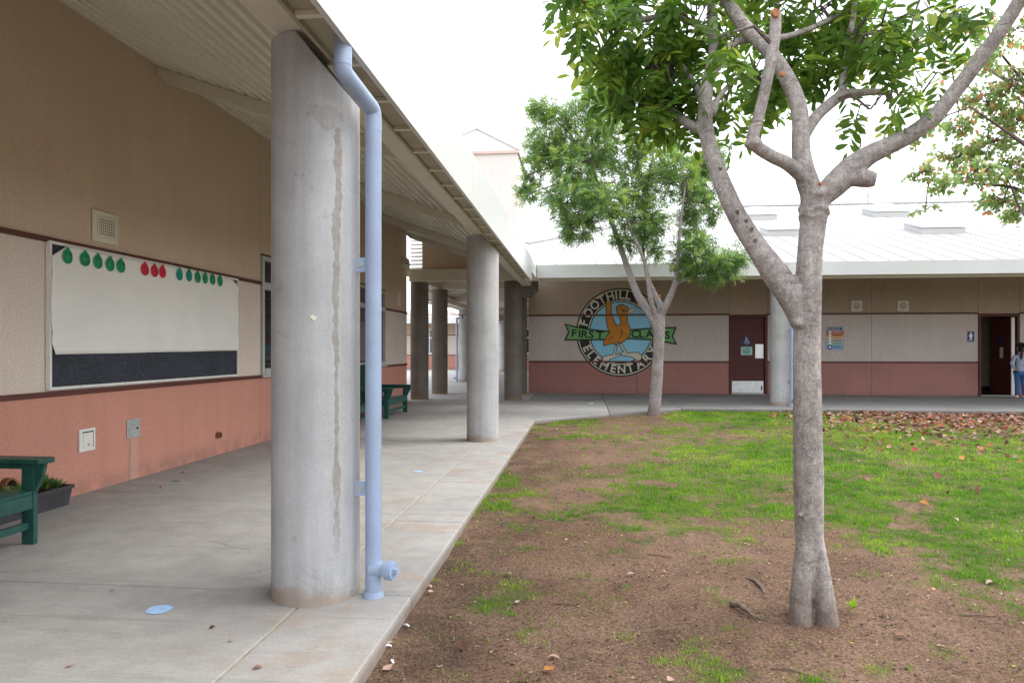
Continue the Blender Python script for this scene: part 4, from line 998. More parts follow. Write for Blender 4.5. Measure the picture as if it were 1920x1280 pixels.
for q in ([(812, 830), (832, 835), (806, 965), (782, 962)], [(866, 815), (890, 812), (965, 935), (935, 940)], [(640, 1008), (660, 985), (720, 968), (800, 960), (868, 945), (878, 962), (800, 992), (738, 1012), (722, 1045), (660, 1040)],
          [(880, 942), (905, 922), (960, 938), (1040, 930), (1110, 930), (1155, 965), (1150, 1010), (1128, 1030), (1085, 1022), (1040, 990), (990, 972), (915, 968)]): outlined('leg', q, 'mural_cream', 8)
BIRD = [(690, 262), (704, 240), (718, 266), (736, 240), (750, 285), (757, 400), (768, 455), (790, 510), (806, 550), (826, 582), (858, 572), (886, 545), (884, 505), (858, 440), (835, 395), (824, 345), (848, 314), (900, 302), (950, 320), (988, 358), (976, 420), (964, 470), (968, 545), (1000, 600), (1006, 660), (985, 722), (940, 765), (900, 792), (872, 802), (850, 772), (832, 838), (806, 802), (730, 815), (664, 832), (658, 792), (692, 732), (738, 660), (712, 590), (694, 470)]
outlined('bird', BIRD, 'mural_orange', 10, 10)
outlined('beak', [(992, 362), (1050, 345), (1100, 346), (1045, 385), (1000, 412), (978, 428)], 'mural_cream', 12, 6)
el = lambda cx, cy, a, b: [(cx + a * math.cos(2 * math.pi * i / 20), cy + b * math.sin(2 * math.pi * i / 20)) for i in range(20)]
layer('eye', el(935, 375, 28, 20), 'mural_black', 12); layer('eye_glint', el(940, 372, 10, 8), 'mural_cream', 13)
for q in ([(888, 625), (908, 650), (900, 700), (868, 745), (862, 740), (890, 700), (898, 655), (882, 630)], [(835, 330), (850, 352), (846, 380), (838, 378), (842, 354), (828, 336)], [(700, 690), (760, 650), (764, 655), (706, 698)], [(715, 760), (790, 705), (794, 711), (720, 768)], [(876, 318), (890, 345), (884, 372), (878, 370), (882, 346), (868, 322)]): layer('feather_line', q, 'mural_black', 12)
ly = BY - .0015 - .0014 * 14
for ch, ang in zip('FOOTHILLOAKS', (165.5, 148.5, 133, 119.5, 106, 96.5, 88.5, 78.5, 53, 38.5, 25, 13)):
    a = math.radians(ang); letters('letter', ch, .335, (MC.x + 1.075 * math.cos(a), ly, MC.z + 1.075 * math.sin(a)), M['mural_cream'], mur, a - math.pi / 2, .009)
for ch, ang in zip('ELEMENTARY', (205.5, 217, 229.5, 244, 258.5, 271.5, 285, 300.5, 315, 330)):
    a = math.radians(ang); letters('letter', ch, .325, (MC.x + 1.075 * math.cos(a), ly, MC.z + 1.075 * math.sin(a)), M['mural_cream'], mur, a + math.pi / 2, .009)
for ch, x, y_, r in [('F', 262, 678, -3), ('I', 338, 684, -4), ('R', 400, 690, -4), ('S', 492, 696, -4), ('T', 608, 702, -3), ('C', 1070, 690, 4), ('L', 1155, 690, 3), ('A', 1262, 688, 2), ('S', 1390, 692, -2), ('S', 1490, 705, -4)]:
    c = mc((x, y_)); letters('letter', ch, .30, (c[0], BY - .0015 - .0014 * 9, c[1]), M['mural_black'], mur, math.radians(r), .008, 1.12)

# ------------------------------------------------------------------ doors, signs, vents on the back wall
def door_frame(d, bld_label):
    o = thing('door_frame', ((d[0] + d[1]) / 2, BY, 0), bld_label, 'door frame'); w = .075
    for a, b, c, e in ((d[0] + .004, d[0] + w, .0, DZ), (d[1] - w, d[1] - .004, .0, DZ)):
        m = MB(); m.box(a, b, BY - .02, BY + .16, c, e - w - .002); m.build('jamb', M['maroon'], o, bevel=.004)
    m = MB(); m.box(d[0] + .004, d[1] - .004, BY - .02, BY + .16, DZ - w, DZ); m.build('head', M['maroon'], o, bevel=.004)
    m = MB(); m.box(d[0] + w, d[1] - w, BY - .03, BY + .3, -.003, .012); m.build('threshold', M['galv'], o)
    return o
door_frame(D1, 'maroon steel frame around the closed restroom door'); door_frame(D2, 'maroon steel frame around the open doorway at the right')
dx0, dx1 = D1[0] + .08, D1[1] - .08; dy = BY + .05
dr = thing('restroom_door', ((dx0 + dx1) / 2, dy, 0), 'closed maroon restroom door with wheelchair sign and steel kick plate', 'door')
m = MB(); m.box(dx0, dx1, dy, dy + .045, .015, DZ - .08); m.build('leaf', M['maroon'], dr, bevel=.003)
wd = dx1 - dx0
m = MB(); m.box(dx0 + .01, dx1 - .02, dy - .003, dy - .0005, .03, .37); m.build('kick_plate', M['alu'], dr, bevel=.001)
m = MB(); m.box(dx0 + .09, dx1 - .12, dy - .010, dy - .0005, .77, .83); m.box(dx0 + .09, dx1 - .12, dy - .004, dy - .0005, .40, .768); m.build('lower_panel', M['maroon'], dr, bevel=.003)
m = MB(); m.box(dx1 - .245, dx1 - .02, dy - .004, dy - .0005, 1.02, 1.42); m.build('pull_plate', M['alu'], dr, bevel=.001)
m = MB(); m.cyl((dx1 - .07, dy - .02, .1), (dx1 - .07, dy - .02, .22), .014, 10); m.box(dx1 - .085, dx1 - .055, dy - .035, dy - .004, .2, .23); m.build('door_stop', M['ink'], dr)
# signs
X = lambda px: xat(px); Z = lambda py: at_Y(1400, py, dy).z
def plate(name, x0, x1, z0, z1, mat, par, y=None, th=.004):
    y = dy if y is None else y; m = MB(); m.box(x0, x1, y - .001 - th, y - .001, z0, z1); return m.build(name, M[mat], par)
tri = thing('accessible_sign', (X(1400), dy, Z(636)), 'blue triangle wheelchair sign on the closed maroon door', 'sign')
m = MB(); cxs = X(1400.5); m.prism([(cxs - .155, dy - .006, 1.41), (cxs + .155, dy - .006, 1.41), (cxs, dy - .006, 1.70)], (0, .005, 0)); m.build('panel', M['navy'], tri)
m = MB(); yq = dy - .0085
m.tube([(cxs + .008 + .052 * math.cos(a), yq, 1.478 + .045 * math.sin(a)) for a in [math.radians(110 + k * 20) for k in range(12)]], .0075, 6)
m.cyl((cxs - .012, yq - .004, 1.605), (cxs - .012, yq + .004, 1.605), .015, 14)
m.bar((cxs - .010, yq, 1.585), (cxs - .004, yq, 1.51), .008, .018, up=(1, 0, 0)); m.bar((cxs - .008, yq, 1.555), (cxs + .035, yq, 1.555), .008, .012); m.bar((cxs - .004, yq, 1.512), (cxs + .048, yq, 1.512), .008, .014); m.bar((cxs + .046, yq, 1.514), (cxs + .068, yq, 1.452), .008, .013, up=(1, 0, 0)); m.bar((cxs + .066, yq, 1.455), (cxs + .088, yq, 1.462), .008, .012)
m.build('wheelchair_symbol', M['signwhite'], tri)
ms = thing('paper_notice', (X(1400.5), dy, Z(654)), 'mint green paper notice reading STAFF ONLY taped on the closed maroon door', 'notice')
plate('sheet', cxs - .155, cxs + .155, 1.11, 1.345, 'mint', ms, th=.002)
for tx_, z, s in (('STAFF', 1.282, .072), ('Bathroom', 1.226, .055), ('ONLY', 1.172, .072)): letters('letter', tx_, s, (cxs, dy - .0042, z), M['ink'], ms, 0, .0012)
def wc_sign(px, py, label, tx_):
    c = at_Y(px, py, BY); o = thing('restroom_sign', tuple(c), label, 'sign', 'blue restroom signs beside the doors')
    m = MB(); m.box(c.x - .088, c.x + .088, BY - .007, BY - .001, c.z - .14, c.z + .14); m.build('panel', M['navy'], o, bevel=.002)
    y = BY - .0075; m = MB(); nn = 14
    m.prism([(c.x + .023 * math.cos(2 * math.pi * i / nn), y, c.z + .095 + .023 * math.sin(2 * math.pi * i / nn)) for i in range(nn)][::-1], (0, -.002, 0))
    m.prism([(c.x + a, y, c.z + b) for a, b in ((-.022, .07), (.022, .07), (.044, .05), (.05, .0), (.04, -.005), (.028, .03), (.028, -.065), (.004, -.065), (0, -.02), (-.004, -.065), (-.028, -.065), (-.028, .03), (-.04, -.005), (-.05, .0), (-.044, .05))], (0, -.002, 0)); m.build('figure', M['signwhite'], o)
    letters('letter', tx_, .048, (c.x, BY - .0085, c.z - .098), M['signwhite'], o, 0, .001)
wc_sign(1452.5, 633, 'blue restroom sign between the closed door and the round column', 'MEN'); wc_sign(1820, 631, 'blue restroom sign left of the open doorway', 'BOYS')
for px, lab in ((1606, 'left one of two square cream vents above the poster on the back wall'), (1693, 'right one of two square cream vents on the back wall')):
    c = at_Y(px, 573.5, BY); o = thing('wall_vent', tuple(c), lab, 'vent', 'square vents on the back wall'); s = .148
    m = MB(); m.box(c.x - s, c.x + s, BY - .022, BY - .001, c.z - s, c.z + s); m.build('plate', M['vent'], o, bevel=.006)
    m = MB(); m.cyl((c.x, BY - .032, c.z), (c.x, BY - .0225, c.z), .098, 28); m.build('grille', M['olive'], o, bevel=.003)
    for k in range(7):
        z = c.z - .078 + k * .026; hw = math.sqrt(max(0, .094 ** 2 - (z - c.z) ** 2)); m = MB(); m.box(c.x - hw, c.x + hw, BY - .038, BY - .0325, z - .004, z + .004); m.build('grille_slat', M['vent'], o)
# rainbow poster
x0, x1 = xat(1548.5), xat(1582); z0, z1 = at_Y(1565, 655.5, BY).z, at_Y(1565, 612, BY).z; H = z1 - z0
po = thing('rainbow_poster', ((x0 + x1) / 2, BY, z0), 'rainbow striped behaviour chart poster on the beige back wall', 'poster')
m = MB(); m.box(x0, x1, BY - .006, BY - .001, z0, z1); m.build('sheet', paint('poster slate blue', (.22, .34, .42), .5, var=.03), po)
BANDS = [(.82, .985, (.28, .38, .48)), (.70, .815, (.46, .10, .08)), (.575, .695, (.52, .18, .07)), (.455, .57, (.66, .50, .20)), (.345, .45, (.42, .38, .46)), (.215, .34, (.34, .50, .38)), (.02, .21, (.22, .40, .58))]
for i, (a, b, c) in enumerate(BANDS):
    m = MB(); m.box(x0 + .012, x1 - .012, BY - .0085, BY - .0065, z0 + a * H, z0 + b * H); m.build('stripe', paint('poster stripe', c, .5, var=.05), po)
    if i: 
        m = MB(); m.cyl((x0 + .11, BY - .013, z0 + (a + b) / 2 * H), (x0 + .11, BY - .009, z0 + (a + b) / 2 * H), .035 if i < 6 else .062, 20); m.build('badge', M['signwhite' if i < 6 else 'navy'], po)
        if i == 6: m = MB(); m.cyl((x0 + .11, BY - .016, z0 + (a + b) / 2 * H), (x0 + .11, BY - .0135, z0 + (a + b) / 2 * H), .034, 20); m.build('badge', M['signwhite'], po)
    for r in range(2 if i == 0 else 1):
        zc = z0 + (a + (b - a) * (.5 if i else .34 + .34 * r)) * H; w = .22 if i else .3
        for k in range(5): 
            xa = (x0 + .19 if i else x0 + .05) + k * w / 5; m = MB(); m.box(xa, xa + w / 5 * .7, BY - .0100, BY - .0088, zc - .010, zc + .010); m.build('text_line', M['ink'] if i != 1 else M['mural_cream'], po)
m = MB(); m.cyl((x1 - .09, BY - .012, z0 + .91 * H), (x1 - .09, BY - .0088, z0 + .91 * H), .032, 16); m.build('badge', M['ink'], po)

# open doorway: room behind it and the door leaf swung inwards
rm = thing('restroom_interior', ((D2[0] + D2[1]) / 2, BY + 1, 0), 'cream walled room seen dark through the open doorway', 'room')
e0, e1 = D2[0] - .35, D2[1] + .9
m = MB(); m.box(e0, e1, BY + 1.9, BY + 1.96, 0, 2.6); m.build('rear_wall', M['interior'], rm)
m = MB(); m.box(e0 - .06, e0, BY + .31, BY + 1.96, 0, 2.6); m.box(e1, e1 + .06, BY + .31, BY + 1.96, 0, 2.6); m.build('side_wall', M['interior'], rm)
m = MB(); m.box(e0 - .06, e1 + .06, BY + .31, BY + 1.96, 2.601, 2.66); m.build('ceiling', M['interior'], rm)
m = MB(); m.box(e0, e1, BY + .1, BY + 1.9, -.04, -.001); m.build('room_floor', M['core'], rm)
m = MB(); m.box(e0 + .001, e1 - .001, BY + 1.885, BY + 1.899, 0.001, .16); m.build('baseboard', M['core'], rm)
m = MB(); m.box(D2[0] + .1, D2[0] + .36, BY + 1.78, BY + 1.88, 1.66, 1.8); m.build('dispenser', M['galv'], rm, bevel=.01)
hx, hy = D2[1] - .10, BY + .02; ang = math.radians(155); dw = D2[1] - D2[0] - .17
od = thing('open_door', (hx, hy, 0), 'maroon door swung inward in the open doorway with a pale metal edge', 'door')
a = Vector((hx - .11, hy + .02, 0)); b = a + Vector((-.06, 1, 0)).normalized() * dw
m = MB(); m.prism([tuple(a + Vector((0, 0, .015))), tuple(b + Vector((0, 0, .015))), tuple(b + Vector((0, 0, 2.15))), tuple(a + Vector((0, 0, 2.15)))], (.045, .003, 0)); m.build('leaf', M['maroon'], od)
m = MB(); m.box(hx - .105, hx - .02, hy - .01, hy + .02, .02, 2.15); m.build('hinge_edge', M['whitepaint'], od, bevel=.003)
nq = Vector((-1, -.06, 0)); mid = a.lerp(b, .42) + nq * .003; tq = (b - a).normalized()
m = MB(); m.prism([mid + tq * s + Vector((0, 0, z)) for s, z in ((-.07, 1.03), (.07, 1.03), (.07, 1.33), (-.07, 1.33))], nq * .003); m.build('door_paper', M['vent'], od)
m = MB(); m.prism([mid + tq * s + Vector((0, 0, z)) for s, z in ((-.11, 1.44), (.11, 1.44), (0, 1.66))], nq * .003); m.build('door_triangle', M['navy'], od)
# little sensor light and pipe box under the back eave, litter on the back walk
P = at_z(1107, 757, .0); m = MB(); m.prism([(P.x - .07, P.y, .003), (P.x + .05, P.y - .02, .003), (P.x + .08, P.y + .08, .03), (P.x - .03, P.y + .07, .012)], (0, 0, .003)); tag(m.build('paper_scrap', M['signwhite'], None, tuple(P)), 'crumpled white paper scrap on the walk below the mural', 'litter')

# ------------------------------------------------------------------ string of bulbs in the far court
ls = thing('string_lights', (-4.6, 26, 2.7), 'sagging black string of small bulbs under the far canopy edge', 'string lights')
pts = []
for s in range(3):
    A, B = Vector((-4.95 + .5 * (s % 2), 22.5 + 4 * s, 2.85)), Vector((-4.45 - .5 * (s % 2) + .5, 26.5 + 4 * s, 2.85))
    pts += [A.lerp(B, k / 10) - Vector((0, 0, .35 * 4 * (k / 10) * (1 - k / 10))) for k in range(10)]
m = MB(); m.tube(pts, .012, 6); m.build('cable', M['ink'], ls)
for k in range(2, len(pts), 4):
    m = MB(); m.tube([pts[k], pts[k] - Vector((0, 0, .05)), pts[k] - Vector((0, 0, .10)), pts[k] - Vector((0, 0, .13))], [.014, .022, .028, .008], 8); m.build('bulb', M['ink'], ls, smooth=True)
# ------------------------------------------------------------------ trees
def frames(d, up_jit, r):
    """rotation matrices whose x axis follows d, z as upright as possible, rolled a little"""
    d = d / np.linalg.norm(d, axis=1, keepdims=True)
    up = np.tile([0, 0, 1.0], (len(d), 1)) + r.normal(0, up_jit, d.shape)
    y = np.cross(up, d); y /= np.linalg.norm(y, axis=1, keepdims=True); z = np.cross(d, y)
    return np.stack([d, y, z], 2)
def leaflet(L, W, fold=.25, curl=.12):
    """folded, drooping blade along +x: 8 triangles"""
    mid = [(0, 0, 0), (.36 * L, 0, -.01 * L), (.74 * L, 0, -curl * .5 * L), (L, 0, -curl * L)]
    v = mid + [(.34 * L, s * W * .42, fold * W * .42 - .01 * L) for s in (1, -1)] + [(.72 * L, s * W * .5, fold * W * .5 - curl * .5 * L) for s in (1, -1)]
    f = [(0, 1, 4), (1, 6, 4), (1, 2, 6), (2, 3, 6), (0, 5, 1), (1, 5, 7), (1, 7, 2), (2, 7, 3)]
    return np.array(v), np.array(f)
def leaflet4(L, W, fold=.25):
    v = [(0, 0, 0), (.55 * L, 0, -.04 * L), (L, 0, -.13 * L), (.55 * L, .5 * W, fold * .5 * W), (.55 * L, -.5 * W, fold * .5 * W)]
    return np.array(v), np.array([(0, 1, 3), (1, 2, 3), (0, 4, 1), (1, 4, 2)])
def pinnate(r, L, pairs, ll, lw, simple=False):
    """compound leaf: rachis along +x with paired leaflets and an end leaflet"""
    V, Fc, T, k = [], [], [], 0
    bend = lambda s: np.array([s * L, 0, -.22 * L * s * s])
    for i in range(5):
        a, b = bend(i / 5), bend((i + 1) / 5); w = .0022 if not simple else .004
        V.append(np.array([a + [0, w, 0], a - [0, w, 0], b])); Fc.append(np.array([[0, 1, 2]]) + k); T.append(np.full(3, .1)); k += 3
    for p in range(pairs + 1):
        s = .22 + .74 * p / pairs
        for sd in ((1, -1) if p < pairs else (0,)):
            q = ll * r.uniform(.8, 1.1) * (.75 + .35 * math.sin(math.pi * min(1, s)))
            v, f = (leaflet4 if simple else leaflet)(q, lw * r.uniform(.85, 1.15), fold=r.uniform(.1, .5))
            ang = sd * math.radians(r.uniform(48, 66)); el = r.uniform(-.45, .15); roll = r.uniform(-.5, .5)
            R = np.array(Matrix.Rotation(ang, 3, 'Z') @ Matrix.Rotation(-el, 3, 'Y') @ Matrix.Rotation(roll, 3, 'X'))
            V.append(v @ R.T + bend(s + r.uniform(-.02, .02))); Fc.append(f + k); T.append(np.full(len(v), r.uniform(-.1, .1))); k += len(v)
    return np.concatenate(V), np.concatenate(Fc), np.concatenate(T)

def crown(blobs, r, per_len, leaves_per, spread=1.0, droop=.35, leaf_up=.35):
    """blobs: (centre, radii, number of branchlets). Returns leaf bases, directions and branchlet paths"""
    B, D, tw = [], [], []
    for c, rad, n in blobs:
        c = np.array(c)
        for _ in range(n):
            u = r.normal(0, 1, 3); u /= np.linalg.norm(u); u *= r.uniform(.35, 1) ** .6
            tip = c + u * rad; st = c + u * rad * .15 + r.normal(0, .1, 3) * rad
            mid = (st + tip) / 2 + r.normal(0, .06, 3) * np.linalg.norm(tip - st) + [0, 0, .05]
            tw.append([st, mid, tip]); ax = tip - st; ax = ax / (np.linalg.norm(ax) + 1e-6)
            m = max(2, int(leaves_per * r.uniform(.7, 1.3)))
            for k in range(m):
                s = .35 + .65 * (k + 1) / m; p = (1 - s) ** 2 * st + 2 * s * (1 - s) * mid + s * s * tip
                d = ax * r.uniform(.2, .8) + r.normal(0, spread * .6, 3) + np.array([0, 0, -droop + r.normal(0, .2)])
                B.append(p); D.append(d)
    return np.array(B), np.array(D), tw
def foliate(root, templates, bases, dirs, r, mat, tint, near_n=300, size=(.8, 1.15), up=.35):
    """300 leaves that show largest as leaf parts, the rest joined in one crown"""
    n = len(bases); org = np.array(ORG[root.name])
    Rm = frames(dirs, up, r); sc = r.uniform(size[0], size[1], n); which = r.integers(0, len(templates), n)
    px, py = project(bases); dist = np.linalg.norm(bases - np.array([0, 0, CAM_H]), axis=1)
    seen = (px > -20) & (px < 1940) & (py > -20) & (py < 1300)
    order = np.argsort(np.where(seen, dist, dist + 1000))
    near = set(order[:near_n].tolist())
    meshes = []
    for v, f, t in templates:
        for q in range(4): meshes.append(np_mesh('leaf', v, f, {'tint': np.clip(t + .2 + .2 * q, 0, 1)}))
    for i in near:
        q = min(3, max(0, int(round((tint[i] - .2) / .2)))); o = link('leaf', meshes[which[i] * 4 + q], mat, root)
        Mx = Matrix(Rm[i].tolist()).to_4x4() @ Matrix.Scale(float(sc[i]), 4); Mx.translation = Vector((bases[i] - org).tolist()); o.matrix_basis = Mx
    Vs, Fs, Ts, k = [], [], [], 0
    far = np.array([i for i in range(n) if i not in near])
    for w in range(len(templates)):
        ids = far[which[far] == w]; v, f, t = templates[w]
        V, Fc, T = stamp(v, f, Rm[ids] * sc[ids][:, None, None], bases[ids] - org, tint[ids], t)
        Vs.append(V); Fs.append(Fc + k); Ts.append(T); k += len(V)
    o = link('crown', np_mesh('crown', np.concatenate(Vs), np.concatenate(Fs), {'tint': np.concatenate(Ts)}), mat, root); o['kind'] = 'stuff'
def organic(mb, name, mat, root, voxel, smooth_it=6):
    o = mb.build(name, mat, root, smooth='full')
    a = o.modifiers.new('fuse', 'REMESH'); a.mode = 'VOXEL'; a.voxel_size = voxel; a.use_smooth_shade = True
    b = o.modifiers.new('soften', 'SMOOTH'); b.factor = .5; b.iterations = smooth_it
    return o
def limb(mb, pts, t0, n=16, jitter=.0, sub=4):
    """pts: (px, py, half width px, depth offset in m); Catmull-Rom smoothed tube"""
    Q = [(at_t(p[0], p[1], t0 + p[3]), p[2] * (t0 + p[3]) / F_PX) for p in pts]
    return limb_w(mb, Q, n, jitter, sub)
def limb_w(mb, Q, n=16, jitter=.0, sub=4):
    P = [q[0] for q in Q]; R = [q[1] for q in Q]; out, ro = [], []
    for i in range(len(P) - 1):
        a, b, c, d = P[max(i - 1, 0)], P[i], P[i + 1], P[min(i + 2, len(P) - 1)]
        for k in range(sub):
            t = k / sub; out.append(.5 * ((2 * b) + (c - a) * t + (2 * a - 5 * b + 4 * c - d) * t * t + (3 * b - a - 3 * c + d) * t ** 3)); ro.append(R[i] + (R[i + 1] - R[i]) * t)
    out.append(P[-1]); ro.append(R[-1]); mb.tube(out, ro, n, jitter); return out

# --- the big tree in front
T0 = 3.45
tb = at_z(1524, 1160, LAWN); 
t1 = thing('broadleaf_tree', (tb.x, tb.y, LAWN), 'large grey barked tree with forked trunk and glossy leaves in the near right foreground', 'tree', 'leafy trees in the lawn')
wood = MB(); limbs = []
TT = at_t(1524, 1160, T0); T0 = (Vector((tb.x, tb.y, 0)).dot(Vector((-SA, CA, 0))))
trunk_pts = [(1522, 1075, 20, .06), (1518, 1030, 25, .02), (1516, 900, 27, 0), (1514, 780, 25.5, 0), (1513, 660, 24.5, 0), (1515, 560, 24, 0), (1519, 470, 22.5, 0), (1526, 405, 24, 0), (1528, 360, 27, 0)]
limbs.append(limb(wood, trunk_pts, T0, 20, .012))
limb(wood, [(1515, 985, 17, -.005), (1504, 1085, 19, -.025), (1501, 1130, 20, -.035), (1501, 1182, 24, -.04)], T0, 14, .02); limb(wood, [(1522, 985, 17, -.005), (1540, 1085, 18, -.03), (1547, 1130, 19, -.045), (1553, 1190, 23, -.055)], T0, 14, .02); limb(wood, [(1520, 1040, 16, .04), (1523, 1100, 24, .045), (1527, 1165, 31, .06)], T0, 14, .02)
A = [(1502, 615, 14, -.0), (1484, 560, 24, .01), (1455, 515, 25, .03), (1420, 465, 20, .06), (1385, 410, 18, .1), (1355, 345, 16.5, .15), (1333, 285, 15, .2), (1322, 225, 14, .24), (1326, 160, 12, .28), (1336, 105, 9, .32), (1334, 40, 8, .36), (1330, -60, 7, .4)]
limbs.append(limb(wood, A, T0, 16, .012))
limbs.append(limb(wood, [(1326, 165, 10, .28), (1345, 120, 9, .26), (1372, 85, 8, .25), (1410, 72, 7, .24), (1470, 70, 6, .3), (1540, 45, 5, .4), (1600, 10, 4, .5)], T0, 12))
limbs.append(limb(wood, [(1336, 215, 7, .24), (1350, 180, 5.5, .3), (1385, 145, 4, .4), (1420, 138, 3, .5)], T0, 10))
C = [(1528, 375, 22, 0), (1512, 335, 20, .0), (1502, 285, 17, .02), (1501, 225, 15.5, .04), (1491, 180, 15, .06), (1466, 130, 14, .1), (1432, 85, 14, .15), (1396, 50, 13, .2), (1368, 10, 12, .25), (1330, -60, 10, .3), (1270, -140, 7, .4)]
limbs.append(limb(wood, C, T0, 16, .012))
limbs.append(limb(wood, [(1508, 335, 13, -.02), (1478, 308, 13, -.06), (1445, 292, 12, -.1), (1412, 266, 12, -.14), (1421, 225, 11, -.15), (1434, 170, 10.5, -.16), (1446, 110, 10.5, -.17), (1453, 65, 11, -.18), (1455, 22, 10, -.18)], T0, 14, .012))
R_ = [(1532, 378, 18, 0), (1566, 346, 24, -.01), (1595, 318, 24, -.02), (1628, 292, 19, -.04), (1670, 272, 16.5, -.07), (1712, 250, 15.5, -.1), (1757, 213, 14.5, -.14), (1797, 164, 14, -.18), (1838, 110, 13.5, -.22), (1878, 55, 13, -.26), (1915, -5, 12.5, -.3), (1960, -90, 11, -.35)]
limbs.append(limb(wood, R_, T0, 16, .012))
limb(wood, [(1588, 330, 18, -.02), (1612, 334, 17, -.05), (1632, 336, 16, -.07), (1643, 337, 12, -.08)], T0, 14)
E = [(1505, 262, 10, .05), (1528, 222, 11, .12), (1555, 196, 10.5, .2), (1582, 178, 10, .28), (1620, 174, 7, .36), (1662, 174, 6, .42), (1672, 195, 4, .44)]
limbs.append(limb(wood, E, T0, 12, .012)); limbs.append(limb(wood, [(1578, 180, 8, .26), (1584, 130, 7, .3), (1592, 80, 6.5, .34), (1600, 30, 6, .4), (1605, -50, 5, .5)], T0, 12))
limbs.append(limb(wood, [(1668, 185, 3.6, .44), (1690, 110, 3.2, .42), (1706, 55, 3, .4), (1722, 5, 2.6, .38), (1740, -60, 2, .36)], T0, 8))
limbs.append(limb(wood, [(1325, 200, 8, .26), (1290, 140, 6, .5), (1258, 100, 5.5, .6), (1232, 60, 4.5, .75), (1190, 20, 4, .9)], T0, 10))
limbs.append(limb(wood, [(1318, 245, 8, .22), (1290, 232, 9, .3), (1250, 200, 6, .5), (1190, 170, 4, .7), (1150, 130, 3, .8)], T0, 10))
limbs.append(limb(wood, [(1330, 60, 7, .36), (1260, 30, 6, .5), (1170, 40, 5, .6), (1100, 10, 4, .6)], T0, 10))
# swollen collars below the fork and knuckles where limbs leave
for cx_, cy_, rr_, th in ((1526, 396, 23, 6), (1524, 406, 22, 4.5)):
    c = at_t(cx_, cy_, T0); s_ = T0 / F_PX; wood.tube([c + Vector((math.cos(a) * rr_ * s_, math.sin(a) * rr_ * s_, .012 * math.sin(3 * a + cx_) + .004 * math.sin(7 * a))) for a in [k * 2 * math.pi / 22 for k in range(23)]], [th * s_ * random.uniform(.6, 1.3) for k in range(23)], 8)
for cx_, cy_, r_, d_ in ((1537, 362, 13, -.055), (1496, 606, 9, -.045), (1412, 268, 15, -.14), (1838, 98, 10, -.22), (1516, 880, 6, -.055), (1500, 965, 5, -.05), (1500, 312, 14, -.02)):
    c = at_t(cx_, cy_, T0 + d_); s_ = T0 / F_PX; wood.tube([c - Vector((0, 0, r_ * s_ * .8)), c - Vector((0, 0, r_ * s_ * .3)), c + Vector((0, 0, r_ * s_ * .3)), c + Vector((0, 0, r_ * s_ * .8))], [r_ * s_ * .45, r_ * s_, r_ * s_ * .95, r_ * s_ * .4], 9, .12)
limb(wood, [(1521, 1030, 12, -.004), (1523, 1090, 13, -.006), (1525, 1140, 14, .002), (1526, 1185, 17, .006)], T0, 12, .02)
organic(wood, 'trunk', M['bark'], t1, .007, 2)
for px, py, r, d in ((1453, 26, .034, -.225), (1466, 140, .022, -.19), (1538, 345, .016, -.075)):
    P = at_t(px, py, T0 + d); m = MB(); m.tube([P, P + Vector((.004, -.012, .0))], [r * .7, r * .55], 12); m.build('pruning_scar', M['cutwood'], t1)
for px, py in ((1398, 415), (1408, 430), (1415, 452), (1381, 398), (1458, 512), (1350, 318), (1506, 268)):
    P = at_t(px, py, T0 + .02); m = MB(); m.tube([P, P + Vector((.008, -.012, .006))], [.012, .004], 7, .35); m.build('bark_knob', M['bark_dark'], t1)
r1 = np.random.default_rng(5)
def blob(px, py, rx, ry, t, n, rz_=None): 
    c = at_t(px, py, t); s = t / F_PX; return (c, np.array([rx * s, rz_ or rx * s, ry * s]), n)
BL = [(1095, 15, 60, 45, 3.7, 9), (1150, 55, 75, 60, 3.9, 12), (1230, 60, 80, 75, 4.0, 14), (1300, 40, 70, 60, 3.9, 11), (1180, 125, 60, 50, 4.0, 9), (1250, 150, 75, 60, 4.1, 12), (1200, 185, 60, 40, 4.1, 9), (1275, 200, 58, 42, 4.0, 9), (1225, 232, 45, 24, 4.1, 5), (1352, 245, 22, 28, 4.1, 3), (1390, 30, 60, 40, 4.2, 7),
      (1410, 150, 42, 50, 4.3, 8), (1425, 205, 30, 30, 4.3, 5), (1375, 60, 40, 30, 3.2, 3), (1480, 105, 55, 55, 4.3, 7), (1535, 95, 55, 55, 4.2, 6), (1545, 150, 32, 30, 4.2, 3), (1590, 70, 60, 50, 3.8, 6), (1640, 110, 50, 45, 3.7, 5), (1660, 55, 50, 45, 3.5, 4), (1630, 205, 45, 24, 3.6, 3), (1700, 120, 40, 35, 3.8, 4), (1715, 185, 36, 32, 3.8, 4), (1745, 70, 45, 30, 3.8, 4), (1785, 35, 32, 24, 3.8, 2), (1520, 25, 90, 40, 4.0, 11), (1450, 20, 70, 35, 4.4, 8),
      (1120, -70, 90, 50, 4.0, 9), (1280, -90, 130, 60, 4.0, 14), (1450, -90, 130, 60, 4.0, 14), (1620, -70, 120, 55, 3.9, 12), (1340, -190, 200, 60, 4.0, 14), (1540, -200, 200, 70, 4.0, 14), (1960, -160, 80, 60, 3.2, 8)]
blobs = [blob(*b, rz_=.38) for b in BL]
bs, ds, tw = crown(blobs, r1, .2, 3.7, .95, .38)
templ = [pinnate(r1, .21, 4, .095, .028), pinnate(r1, .23, 5, .088, .025), pinnate(r1, .17, 3, .10, .031), pinnate(r1, .19, 4, .09, .030)]
hgt = (bs[:, 2] - 2.2) / 1.8
tint = np.clip(.42 + r1.normal(0, .2, len(bs)) + np.where(r1.random(len(bs)) < .12, .35, 0), 0, 1)
foliate(t1, templ, bs, ds, r1, M['leaf_near'], tint, 300, (.78, 1.2))
tm = MB()
for w in tw: tm.tube([Vector(p) for p in w], [.0055, .004, .002], 5)
allp = [p for l in limbs for p in l]
